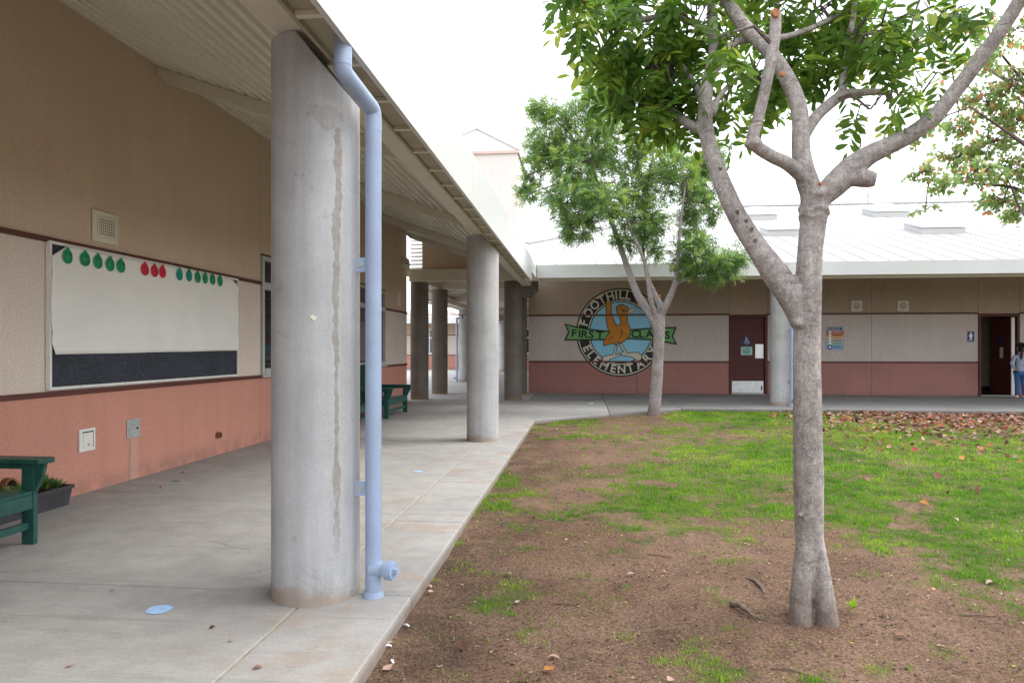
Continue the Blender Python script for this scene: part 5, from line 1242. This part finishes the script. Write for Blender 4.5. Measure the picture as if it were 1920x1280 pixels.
for c, rad, n in blobs:
    q = min(allp, key=lambda p: (p - c).length); mid = (q + c) / 2 + Vector((0, 0, .06)); tm.tube([q, mid, Vector(c)], [.011, .008, .006], 6)
tm.build('twigs', M['bark_dark'], t1)['kind'] = 'stuff'
# dark dry seed cluster hanging in the crown
P = at_t(1232, 122, 3.95); m = MB()
for k in range(26):
    a = Vector((random.gauss(0, .05), random.gauss(0, .05), random.uniform(-.01, .06))); m.tube([P + a, P + a + Vector((random.gauss(0, .01), 0, -.05)), P + a + Vector((random.gauss(0, .02), 0, -random.uniform(.08, .14)))], [.006, .008, .003], 5)
m.build('dry_pods', M['bark_dark'], t1)

# --- the smaller tree by the corner of the walk
T2 = 14.05; tb2 = at_z(1225, 778, LAWN); T2 = Vector((tb2.x, tb2.y, 0)).dot(Vector((-SA, CA, 0)))
t2 = thing('broadleaf_tree', (tb2.x, tb2.y, LAWN), 'slender pale trunked tree with feathery crown at the corner of the walk before the mural', 'tree', 'leafy trees in the lawn')
wood = MB(); L2 = []
L2.append(limb(wood, [(1225, 784, 14.5, 0), (1227, 765, 11.5, 0), (1231, 720, 11, 0), (1234, 670, 10.5, 0), (1236, 625, 10.5, 0), (1237, 592, 10, 0)], T2, 16, .02))
L2.append(limb(wood, [(1232, 618, 8, 0), (1222, 592, 8.5, 0), (1204, 568, 8, .1), (1190, 540, 7, .2), (1176, 500, 6, .3), (1162, 460, 5.4, .4), (1148, 420, 4.5, .5), (1130, 370, 3.5, .5), (1110, 310, 2.5, .5)], T2, 12, .02))
L2.append(limb(wood, [(1234, 605, 6, 0), (1222, 570, 5.5, -.2), (1216, 530, 4.6, -.3), (1208, 490, 4, -.4), (1190, 445, 3.4, -.5), (1170, 395, 2.6, -.5), (1150, 330, 2, -.4)], T2, 10, .02))
L2.append(limb(wood, [(1238, 600, 6.5, 0), (1238, 575, 6.5, .1), (1228, 552, 5, .3), (1215, 520, 3.6, .5), (1206, 470, 3, .7), (1210, 420, 2.4, .8), (1215, 350, 1.8, .8)], T2, 10, .02))
L2.append(limb(wood, [(1238, 598, 7, 0), (1247, 575, 7, -.1), (1260, 548, 6, -.2), (1268, 520, 5, -.3), (1272, 470, 3.8, -.4), (1276, 415, 3, -.5), (1285, 350, 2, -.5)], T2, 10, .02))
L2.append(limb(wood, [(1264, 536, 3.4, -.2), (1288, 524, 2.8, -.4), (1325, 520, 2.4, -.6), (1355, 510, 1.6, -.7)], T2, 8))
organic(wood, 'trunk', M['bark_far'], t2, .018, 4)
for px, py, d in ((1236, 555, -.12), (1251, 556, -.1)):
    P = at_t(px, py, T2 + d); m = MB(); m.cyl(P, P + Vector((0, -.02, 0)), .035, 12); m.build('pruning_scar', M['cutwood'], t2)
r2 = np.random.default_rng(8)
B2 = [(1020, 205, 32, 20, 0, 6), (1075, 240, 60, 40, .3, 13), (1130, 200, 60, 55, .4, 15), (1110, 160, 25, 28, .4, 4), (1030, 290, 48, 40, .2, 13), (1090, 310, 65, 50, 0, 18), (1160, 280, 65, 60, .3, 18), (1060, 370, 55, 42, -.3, 15), (990, 365, 20, 14, .1, 3), (1130, 380, 60, 45, -.5, 18), (1080, 425, 45, 28, -.3, 10), (1200, 350, 60, 50, .3, 18), (1210, 415, 48, 38, -.2, 12), (1180, 450, 36, 26, .4, 5), (1265, 330, 50, 50, 0, 14), (1300, 380, 32, 36, -.2, 8), (1310, 310, 42, 36, .4, 8), (1230, 270, 60, 40, .6, 10),
      (1300, 470, 42, 36, -.4, 9), (1345, 500, 46, 28, -.7, 13), (1375, 485, 24, 22, -.6, 5), (1290, 500, 28, 18, -.4, 4), (1225, 470, 20, 22, .6, 3), (1345, 290, 20, 22, .2, 4), (1325, 340, 36, 40, .2, 6), (1290, 420, 28, 28, 0, 4), (1345, 400, 14, 14, -.2, 2), (1020, 255, 40, 40, .2, 6), (1000, 325, 30, 30, 0, 4)]
blobs = [(at_t(a, b, T2 + d), np.array([rx * T2 / F_PX, min(1.0, rx * T2 / F_PX * 1.5), ry * T2 / F_PX]), n * 5) for a, b, rx, ry, d, n in B2]
bs, ds, tw = crown(blobs, r2, .3, 6.2, 1.0, .12)
templ = [pinnate(r2, .22, 6, .075, .019, True), pinnate(r2, .19, 5, .08, .021, True), pinnate(r2, .25, 7, .07, .018, True)]
cen = np.array([np.array(b[0]) for b in blobs]).mean(0)
tint = np.clip(.46 + .05 * (bs[:, 2] - 4.3) + r2.normal(0, .2, len(bs)) + np.where(r2.random(len(bs)) < .16, .35, 0), 0, 1)
foliate(t2, templ, bs, ds, r2, M['leaf_mid'], tint, 300, (.75, 1.15), .5)
tm = MB(); allp = [p for l in L2 for p in l]
for w in tw[::2]: tm.tube([Vector(p) for p in w], [.010, .007, .004], 4)
for c, rad, n in blobs:
    q = min(allp, key=lambda p: (p - c).length); tm.tube([q, (q + c) / 2 + Vector((0, 0, .12)), Vector(c)], [.02, .016, .011], 5)
tm.build('twigs', M['bark_dark'], t2)['kind'] = 'stuff'

# --- the turning tree at the right edge; its trunk stands outside the picture
T3 = 11.2; q3 = at_t(2030, 655, T3)
t3 = thing('autumn_tree', (q3.x, q3.y, LAWN), 'tree with orange and green turning leaves at the right picture edge, above the fallen leaves', 'tree', 'leafy trees in the lawn')
wood = MB(); L3 = []
base = Vector((q3.x, q3.y, LAWN)); up_ = lambda x, y, z: base + Vector((x, y, z))
L3.append(limb_w(wood, [(up_(0, 0, -.1), .17), (up_(.0, 0, .8), .14), (up_(.03, 0, 2.0), .13), (up_(0, 0, 3.2), .11), (up_(-.1, .05, 4.6), .08), (up_(-.05, 0, 6.2), .04), (up_(0, .1, 7.4), .015)], 14, .02))
for pts in ([(2030, 420, 8), (1960, 385, 5), (1900, 352, 4), (1830, 345, 2.6), (1780, 338, 1.8), (1712, 340, 1)], [(2030, 360, 8), (1960, 300, 5.5), (1920, 270, 4.5), (1870, 235, 3), (1820, 200, 2), (1790, 160, 1.4)], [(2030, 290, 7), (1960, 200, 5), (1900, 130, 3), (1860, 80, 2)], [(2030, 455, 6), (1950, 420, 4), (1915, 395, 3), (1885, 330, 2), (1840, 300, 1.4)], [(2030, 200, 6), (1990, 100, 4), (1950, 20, 3), (1930, -60, 2)]):
    L3.append(limb(wood, [(a, b, c, random.uniform(-.5, .5)) for a, b, c in pts], T3, 8, .02))
for ang in range(5):
    a = -.6 + ang * .75; L3.append(limb_w(wood, [(up_(0, 0, 2.6 + ang * .5), .07), (up_(.7 * math.cos(a), .7 * math.sin(a), 3.6 + ang * .5), .05), (up_(1.6 * math.cos(a), 1.6 * math.sin(a), 4.5 + ang * .5), .02)], 8, .02))
organic(wood, 'trunk', M['bark_dark'], t3, .02, 2)
r3 = np.random.default_rng(9)
B3 = [(1900, 60, 50, 40, 9), (1850, 110, 45, 40, 9), (1905, 150, 55, 50, 13), (1845, 190, 55, 45, 13), (1900, 230, 55, 45, 13), (1800, 235, 40, 30, 7), (1850, 270, 60, 40, 13), (1790, 300, 50, 32, 10), (1740, 322, 30, 14, 4), (1735, 255, 22, 22, 3), (1900, 320, 45, 36, 11), (1830, 330, 55, 30, 11), (1770, 350, 36, 14, 4), (1880, 375, 45, 26, 9), (1905, 400, 28, 20, 6), (1780, 130, 28, 28, 3), (1845, 50, 25, 20, 3), (1735, 395, 10, 9, 1),
      (1980, 120, 80, 80, 22), (1990, 260, 80, 80, 22), (2060, 200, 90, 100, 26), (2130, 280, 90, 90, 22), (2050, 350, 90, 50, 16), (1970, 0, 80, 70, 16), (2080, 40, 90, 80, 20), (2030, -100, 90, 70, 16), (2170, 130, 80, 80, 16), (1990, 380, 50, 30, 9)]
blobs = [(at_t(a, b, T3 + r3.uniform(-.6, .8)), np.array([rx * T3 / F_PX, .55, ry * T3 / F_PX]), n * 3) for a, b, rx, ry, n in B3]
bs, ds, tw = crown(blobs, r3, .3, 12, 1.3, .35)
v, f = leaflet(.082, .058, .3, .2); v2, f2 = leaflet(.07, .05, .1, .3)
templ = [(v, f, np.zeros(len(v))), (v2, f2, np.zeros(len(v2)))]
px_, py_ = project(bs)
warm = r3.random(len(bs)) < np.clip(.22 - .0005 * np.maximum(0, py_ - 120), .03, .22)
tint = np.where(warm, r3.uniform(.72, 1, len(bs)), np.clip(.33 + r3.normal(0, .17, len(bs)), 0, .68))
foliate(t3, templ, bs + r3.normal(0, .03, bs.shape), ds, r3, M['leaf_autumn'], tint, 300, (.75, 1.2), .8)
tm = MB(); allp = [p for l in L3 for p in l]
for w in tw: tm.tube([Vector(p) for p in w], [.008, .005, .003], 4)
for c, rad, n in blobs:
    q = min(allp, key=lambda p: (p - c).length); tm.tube([q, (q + c) / 2 + Vector((0, 0, .1)), Vector(c)], [.016, .012, .008], 5)
tm.build('twigs', M['bark_dark'], t3)['kind'] = 'stuff'

# ------------------------------------------------------------------ fallen leaves, roots, litter on the lawn
rl = np.random.default_rng(31)
def fallen_template(L, W, curl, cup):
    v, f = [], []
    prof = (0, .55, .95, .9, .5, 0)
    for i, w in enumerate(prof):
        s = i / 5
        for k in (-1, 0, 1): v.append((L * (s - .5), k * w * W * .5 * (1 + .12 * math.sin(7 * s + k)), curl * L * (s - .5) ** 2 + cup * W * abs(k) * w * .5))
    for i in range(5):
        a = i * 3
        for k in (0, 1): f += [(a + k, a + 3 + k, a + 1 + k), (a + 1 + k, a + 3 + k, a + 4 + k)]
    return np.array(v), np.array(f)
FT = [fallen_template(.085, .055, .5, .3), fallen_template(.095, .05, -.6, .45), fallen_template(.075, .055, .9, .15), fallen_template(.09, .06, .2, .6)]
n = 26000; fx, fy = rl.uniform(2.5, 13, n), rl.uniform(6.0, 15.42, n)
dens = .8 * np.clip((fy - 10.4) / 4.0, 0, 1) ** 1.5 * np.clip((fx - 3.6) / 2.6, 0, 1) * np.clip(-.25 + 1.75 * fbm(fx, fy, 1.6, 3, 44), .02, 1.1) + .022 * np.clip((fx - 2.4) / 3, 0, 1) + .15 * np.clip((fy - 8.4) / 4, 0, 1) * np.clip((fx - 3.2) / 2, 0, 1)
k = (rl.random(n) < dens * 1.0) & on_lawn(fx, fy, .02); fx, fy = fx[k], fy[k]
fz = lawn_z(fx, fy) + .018 + rl.uniform(0, .02, len(fx)); pos = np.stack([fx, fy, fz], 1)
dirs = np.stack([rl.normal(0, 1, len(fx)), rl.normal(0, 1, len(fx)), rl.normal(0, .28, len(fx))], 1)
Rm = frames(dirs, .45, rl); sc = rl.uniform(.75, 1.35, len(fx)); tn = rl.random(len(fx)) ** .9; wh = rl.integers(0, 4, len(fx))
dist = np.hypot(fx, fy); px_, py_ = project(pos); seen = (px_ > 0) & (px_ < 1920)
order = np.argsort(np.where(seen, dist / sc, 1000 + dist)); near = order[:285]; rest = order[285:]
FM = [[np_mesh('fallen_leaf', v, f, {'tint': np.full(len(v), q)}) for q in (.08, .25, .42, .58, .7, .8, .9, 1.0)] for v, f in FT]
def leaf_obj(p, R, s, w, t, label, group):
    o = link('fallen_leaf', FM[w][min(7, int(t * 8))], M['fallen'], None, tuple(p)); Mx = Matrix(R.tolist()).to_4x4() @ Matrix.Scale(float(s), 4); Mx.translation = Vector(p); o.matrix_world = Mx
    return tag(o, label, 'leaf', group)
CN = ['dark brown', 'brown', 'reddish brown', 'tan', 'pinkish tan', 'pale cream', 'red', 'orange']
for i in near:
    q = min(7, int(tn[i] * 8)); zone = 'on the bright grass right of the big trunk' if pos[i][1] < 11.5 else ('on the grass in front of the back walk' if pos[i][0] < 6.5 else 'at the near edge of the leaf carpet')
    leaf_obj([float(z_) for z_ in pos[i]], Rm[i], sc[i], wh[i], tn[i], CN[q] + ' dry leaf lying ' + zone, CN[q] + ' leaves ' + zone)
Vs, Fs, Ts, kk = [], [], [], 0
for w in range(4):
    ids = rest[wh[rest] == w]; V, Fc, T = stamp(FT[w][0], FT[w][1], Rm[ids] * sc[ids][:, None, None], pos[ids], tn[ids]); Vs.append(V); Fs.append(Fc + kk); Ts.append(T); kk += len(V)
tag(link('leaf_litter', np_mesh('leaf_litter', np.concatenate(Vs), np.concatenate(Fs), {'tint': np.concatenate(Ts)}), M['fallen']), 'carpet of fallen brown and red leaves along the back walk at the right', 'leaves', kind='stuff')
STRAY = [(952, 1075, 1.0, .66, 'curled tan leaf on bare soil near the downpipe foot'), (1030, 1255, 1.15, .95, 'yellow tan leaf at the bottom centre of the lawn'), (1038, 1226, .9, .55, 'ragged pinkish leaf above the yellow one at the bottom'), (1012, 1213, .7, .05, 'dark curled leaf left of the ragged pink one'), (866, 1205, 1.0, .05, 'dark grey dead leaf on bare soil beyond the walk edge'),
         (727, 1247, .9, .62, 'reddish leaf lying next to the walk edge at the bottom'), (733, 1205, .7, .5, 'small tan leaf fallen against the walk edge'), (806, 1096, .55, .7, 'small pale leaf beside the walk edge near the downpipe'), (808, 1106, .6, .7, 'small tan leaf just below the pale one by the walk edge'), (970, 1126, .6, .64, 'small orange tan leaf below the grass tuft'),
         (1183, 1076, .8, .6, 'pinkish leaf on open soil in the middle of the lawn'), (1245, 1075, .6, .6, 'small brown leaf right of the pinkish leaf'), (1793, 974, 1.0, .68, 'pale pink leaf on bright grass at the right'), (1857, 1095, 1.0, .6, 'pale tan leaf at the grass edge at far right'), (1645, 907, .9, .1, 'dark brown upright leaf on the grass right of the trunk'), (1690, 1192, .9, .3, 'brown curled leaf right of the trunk foot'),
         (1562, 1093, 1.0, .35, 'reddish leaf lying behind the trunk foot'), (1258, 1274, .8, .6, 'brown leaf at the bottom edge of the lawn'), (108 + 0, 1252, .0, 0, '')]
for px, py, s, t, lab in STRAY:
    if not lab: continue
    P = at_z(px, py, LAWN + .012); z = float(lawn_z(np.array([P.x]), np.array([P.y]))[0]) + .014; a = random.uniform(0, 6.28)
    R = frames(np.array([[math.cos(a), math.sin(a), random.uniform(-.2, .2)]]), .3, rl)[0]; leaf_obj((P.x, P.y, z), R, s * .72, random.randrange(4), t, lab, None)
for px, py, s, t, lab in [(482, 1250, .42, .3, 'small red brown leaf on the outer strip of the walk'), (131, 1246, .4, .55, 'tan leaf scrap at the lower left of the walk'), (433, 1199, .35, .55, 'tiny tan leaf left of the walk joint'), (303, 912, .7, .7, 'curled tan leaf on the walk near the salmon wall'), (342, 886, .6, .2, 'dark red leaf scrap at the foot of the salmon wall'), (210, 1106, .3, .3, 'tiny brown leaf bit left of the blue dot'), (398, 1174, .35, .05, 'tiny black leaf bit right of the blue dot')]:
    P = at_z(px, py, .008); a = random.uniform(0, 6.28); R = frames(np.array([[math.cos(a), math.sin(a), 0]]), .25, rl)[0]; leaf_obj((P.x, P.y, .008), R, s, 1, t, lab, None)
# surface roots
def gnd(px, py, off):
    P = at_z(px, py, LAWN); P.z = float(lawn_z(np.array([P.x]), np.array([P.y]))[0]) + off; return P
m = MB()
pp_ = [gnd(a, b, c) for a, b, c in ((1370, 1139, .012), (1384, 1143, .028), (1398, 1152, .024), (1412, 1160, .018), (1428, 1163, .012), (1440, 1162, -.006))]
m.tube(smooth_path(pp_, .02), [.0 + .017 - .0006 * i for i in range(len(smooth_path(pp_, .02)))], 9, .22); tag(m.build('surface_root', M['deadwood'], None, tuple(pp_[0]), smooth='full'), 'grey gnarled root stump lying on the soil left of the trunk foot', 'root')
m = MB(); pp_ = [gnd(a, b, c) for a, b, c in ((1128, 1170, -.012), (1150, 1172, -.006), (1200, 1177, -.003), (1250, 1172, -.006), (1295, 1167, -.004), (1330, 1160, -.012))]
m.tube(smooth_path(pp_, .03), .006, 7, .25); tag(m.build('surface_root', M['deadwood'], None, tuple(pp_[0]), smooth='full'), 'long thin root half buried in the soil in the foreground', 'root')
m = MB(); pp_ = [gnd(a, b, c) for a, b, c in ((1400, 1085, -.004), (1416, 1092, .008), (1428, 1106, .006), (1434, 1116, -.004))]
m.tube(pp_, .009, 7, .2); tag(m.build('surface_root', M['deadwood'], None, tuple(pp_[0]), smooth='full'), 'short root loop above the gnarled stump left of the trunk', 'root')
for px, py, l, lab in ((1640, 1008, .16, 'thin twig at the grass edge right of the trunk'), (1230, 1044, .2, 'thin twig on open soil left of the trunk'), (1060, 1135, .14, 'short twig near the left patch of grass'), (1840, 1160, .2, 'thin twig on the soil at far right'), (1480, 1260, .15, 'short twig at the bottom of the lawn')):
    P = gnd(px, py, .002); a = random.uniform(-.5, .5); d = Vector((math.cos(a), math.sin(a), 0)) * l / 2; m = MB(); m.tube([P - d, P + Vector((0, .01, .006)), P + d * .6 + Vector((0, .012, .004)), P + d], [.003, .0035, .003, .0015], 6, .1); tag(m.build('twig', M['bark_dark'], None, tuple(P)), lab, 'twig')
for px, py, lab in ((735, 1240, 'white paper scrap at the lower edge of the walk'), (762, 1172, 'torn white plastic strip beside the walk edge'), (727, 1214, 'pale paper scrap lying at the walk edge'), (1045, 805, 'white paper scrap on the far soil near the walk corner'), (705 + 0, 0, '')):
    if not lab: continue
    P = gnd(px, py, .004); a = random.uniform(0, 3); c, s = math.cos(a), math.sin(a); w, h = .018, .005; m = MB()
    m.prism([(P.x + c * u - s * v, P.y + s * u + c * v, P.z + q) for u, v, q in ((-w, -h, .004), (0, -h * 1.2, .012), (w, -h * .6, .004), (w * .9, h, .008), (0, h * .8, .016), (-w, h, .006))], (0, 0, .0012)); tag(m.build('paper_scrap', M['signwhite'], None, tuple(P)), lab, 'litter')
# loose chips, seeds and straw
n = 80000; cx_, cy_ = rl.uniform(-.85, 5.5, n), 1.6 + 8.0 * rl.random(n) ** 1.5
k = on_lawn(cx_, cy_, .02) & (rl.random(n) < (.25 + .75 * fbm(cx_, cy_, 1.7, 3, 61)) * (1 - .75 * turf(cx_, cy_)) * np.clip((cx_ + .9) * 1.1, .2, 1)); cx_, cy_ = cx_[k], cy_[k]
cp = np.stack([cx_, cy_, lawn_z(cx_, cy_) + .003], 1); th = rl.uniform(0, 6.28, len(cx_))
CR_ = frames(np.stack([np.cos(th), np.sin(th), rl.normal(0, .15, len(cx_))], 1), .3, rl); cs = rl.gamma(2.2, .0038, len(cx_)).clip(.003, .03)
asp = np.stack([np.ones(len(cx_)), rl.uniform(.15, .7, len(cx_)), np.ones(len(cx_))], 1)
cv = np.array([[-1, 0, 0], [0, -1, .25], [1, 0, 0], [0, 1, .3]]) * .5; cf = np.array([[0, 1, 2], [0, 2, 3]])
V, Fc, T = stamp(cv, cf, CR_ * (cs[:, None] * asp)[:, None, :], cp, rl.random(len(cx_)))
def more(n, amax, lo, hi, wid, tlo, thi, zz):
    x, y = rl.uniform(-.85, 5.0, n), 1.6 + 7.0 * rl.random(n) ** 1.4; k = on_lawn(x, y, .03); x, y = x[k], y[k]
    a = rl.uniform(0, 6.28, len(x)); R = frames(np.stack([np.cos(a), np.sin(a), rl.normal(0, amax, len(x))], 1), .5, rl)
    L = rl.uniform(lo, hi, len(x)); S = np.stack([L, L * wid * rl.uniform(.6, 1.4, len(x)), L * np.maximum(wid, .3)], 1)
    return R * S[:, None, :], np.stack([x, y, lawn_z(x, y) + zz], 1), rl.uniform(tlo, thi, len(x))
ov_ = np.array([[.5, 0, 0], [-.5, 0, 0], [0, .5, 0], [0, -.5, 0], [0, 0, .4], [0, 0, -.4]]); of_ = np.array([[0, 2, 4], [2, 1, 4], [1, 3, 4], [3, 0, 4], [2, 0, 5], [1, 2, 5], [3, 1, 5], [0, 3, 5]])
for spec, tmpl in (((1500, .08, .025, .07, .045, .35, .95, .004), (cv, cf)), ((3200, .4, .006, .02, .7, .0, .5, .001), (ov_, of_)), ((700, .25, .012, .03, .55, .1, .9, .006), (cv, cf))):
    R_m, p_m, t_m = more(*spec); V2, F2, T2_ = stamp(tmpl[0], tmpl[1], R_m, p_m, t_m); Fc = np.concatenate([Fc, F2 + len(V)]); V = np.concatenate([V, V2]); T = np.concatenate([T, T2_])
tag(link('soil_litter', np_mesh('soil_litter', V, Fc, {'tint': T}), M['chips']), 'dry chips, seeds and bits of straw strewn over the bare soil', 'litter', kind='stuff')
# weeds by the trunk foot
for px, py, nl, s, lab in ((1598, 1152, 7, .055, 'small bright green seedling right of the trunk foot'), (1502, 1160, 22, .022, 'low clover tuft at the left of the trunk foot')):
    P = gnd(px, py, 0); ml, ll, tt = [], [], []
    for j in range(nl):
        el = random.uniform(.2, 1.2); Rz = Matrix.Rotation(j * 2.4, 3, 'Z') @ Matrix.Rotation(-el, 3, 'Y'); ml.append(np.array(Rz) * s * random.uniform(.7, 1.2)); ll.append((P.x + (random.gauss(0, .022) if nl > 10 else 0), P.y + (random.gauss(0, .014) if nl > 10 else 0), P.z + random.uniform(.005, .035 if nl < 10 else .015))); tt.append(random.uniform(.3, .8))
    V, Fc, T = stamp(tv, tfc, np.array(ml), np.array(ll), np.array(tt)); o = link('seedling', np_mesh('seedling', V - np.array(P), Fc, {'tint': T}), M['grass'], None, tuple(P)); tag(o, lab, 'plant')

# ------------------------------------------------------------------ the child at the open doorway
def skin_obj(name, joints, edges, mat, parent, lev=2):
    me = bpy.data.meshes.new(name); me.from_pydata([j[0] for j in joints], edges, [])
    o = link(name, me, mat, parent)
    sk = o.modifiers.new('skin', 'SKIN'); sk.use_smooth_shade = True; me.skin_vertices.new() if not me.skin_vertices else None
    for v, j in zip(me.skin_vertices[0].data, joints):
        r = j[1]; v.radius = r if isinstance(r, tuple) else (r, r)
    me.skin_vertices[0].data[0].use_root = True
    s = o.modifiers.new('smooth', 'SUBSURF'); s.levels = lev; s.render_levels = lev
    return o
pg = at_z(1913, 745.5, 0); K = 1.43 / 1.5
kid = thing('person', (pg.x, pg.y, 0), 'child in grey blue hoodie and jeans, black ponytail, hand on hip beside the open doorway', 'person', rz=0.0)
kid.scale = (K, K, K)
# local: x right, y away from the camera (facing), z up; hips at index 0
J = [((0, 0, .74), (.10, .085)), ((0, 0, .86), (.092, .072)), ((0, .0, 1.0), (.105, .078)), ((0, 0, 1.12), (.10, .07)), ((0, .0, 1.19), .042), ((0, .012, 1.25), .042),
     ((-.075, 0, .68), .078), ((-.078, .0, .40), .050), ((-.085, -.015, .09), .033), ((-.09, .07, .035), .03),
     ((.075, 0, .68), .078), ((.082, .0, .40), .050), ((.095, -.01, .09), .033), ((.10, .08, .035), .03),
     ((-.135, 0, 1.13), .045), ((-.26, -.05, .95), .037), ((-.15, -.01, .80), .027),
     ((.135, 0, 1.13), .045), ((.20, -.01, .93), .036), ((.19, .10, .75), .027), ((.185, .13, .68), .026)]
Ed = [(0, 1), (1, 2), (2, 3), (3, 4), (4, 5), (0, 6), (6, 7), (7, 8), (8, 9), (0, 10), (10, 11), (11, 12), (12, 13), (3, 14), (14, 15), (15, 16), (3, 17), (17, 18), (18, 19), (19, 20)]
HD = [((0, .012, 1.25), .045), ((0, .025, 1.31), (.066, .07)), ((0, .018, 1.385), (.078, .086)), ((0, .012, 1.44), (.062, .07))]
k0 = len(J); J += HD[1:]; Ed += [(5, k0), (k0, k0 + 1), (k0 + 1, k0 + 2)]
skin_obj('body', J, Ed, M['skin'], kid)
hd = [(p, (r[0] * 1.18, r[1] * 1.18) if isinstance(r, tuple) else r * 1.35) for p, r in (J[0], J[1], J[2], J[3], J[14], J[15], J[16], J[17], J[18], J[19])]
hd[0] = ((0, 0, .66), (.132, .115))
skin_obj('hoodie', hd + [((0, -.01, 1.175), (.075, .06))], [(0, 1), (1, 2), (2, 3), (3, 4), (4, 5), (5, 6), (3, 7), (7, 8), (8, 9), (3, 10)], M['hoodie'], kid)
jn = [((0, 0, .72), (.108, .095))] + [(p, r * 1.2) for p, r in (J[6], J[7])] + [((-.085, -.01, .07), .050)] + [(p, r * 1.2) for p, r in (J[10], J[11])] + [((.095, -.01, .07), .050)]
skin_obj('jeans', jn, [(0, 1), (1, 2), (2, 3), (0, 4), (4, 5), (5, 6)], M['denim'], kid)
for s, x in ((-1, -.088), (1, .098)): skin_obj('shoe', [((x, -.045, .04), (.036, .038)), ((x, .04, .036), (.038, .034)), ((x + s * .006, .125, .028), (.036, .026))], [(0, 1), (1, 2)], M['shoe'], kid, 2)
skin_obj('hair', [((0, -.004, 1.40), (.094, .098)), ((0, -.02, 1.44), (.078, .08)), ((0, -.075, 1.365), (.05, .05)), ((-.012, -.115, 1.30), .034), ((-.025, -.11, 1.2), .036), ((-.035, -.105, 1.10), .028), ((-.04, -.1, 1.05), .012)], [(0, 1), (0, 2), (2, 3), (3, 4), (4, 5), (5, 6)], M['hair'], kid)
for hx_, hy_, hz_, sx in ((-.13, .0, .785, 1), (.185, .145, .655, -1)):
    # palms and five fingers at the ends of the arms
    m = MB(); o_ = Vector((hx_ , hy_, hz_)); dn = Vector((.75 * sx, .1, -.5)).normalized() if sx == 1 else Vector((0, .25, -1)).normalized(); sd_ = dn.cross(Vector((0, 1, 0))).normalized()
    m.tube([o_ - dn * .03, o_, o_ + dn * .035], [.018, .024, .022], 10)
    for k, l in enumerate((.04, .047, .045, .035)): st_ = o_ + dn * .03 + sd_ * (k - 1.5) * .011; m.tube([st_, st_ + dn * l * .55, st_ + dn * l + Vector((0, .008, 0))], [.0065, .006, .0045], 6)
    m.tube([o_ + sd_ * .018, o_ + sd_ * .034 + dn * .018, o_ + sd_ * .038 + dn * .036], [.008, .007, .005], 6)
    m.v = [v + ORG[kid.name] for v in m.v]; m.build('hand', M['skin'], kid, smooth='full')
m = MB()
for a, b, r in (((-.032, .105, 1.375), (-.032, .112, 1.375), .012), ((.032, .105, 1.375), (.032, .112, 1.375), .012)): m.cyl(Vector(a) + ORG[kid.name], Vector(b) + ORG[kid.name], r, 10)
m.build('eyes', M['ink'], kid)
m = MB(); m.tube([Vector(p) + ORG[kid.name] for p in ((0, .09, 1.375), (0, .118, 1.345), (0, .105, 1.335))], [.01, .014, .01], 8); m.tube([Vector(p) + ORG[kid.name] for p in ((-.022, .10, 1.312), (0, .106, 1.31), (.022, .10, 1.312))], .006, 6); m.build('face', M['skin'], kid, smooth='full')
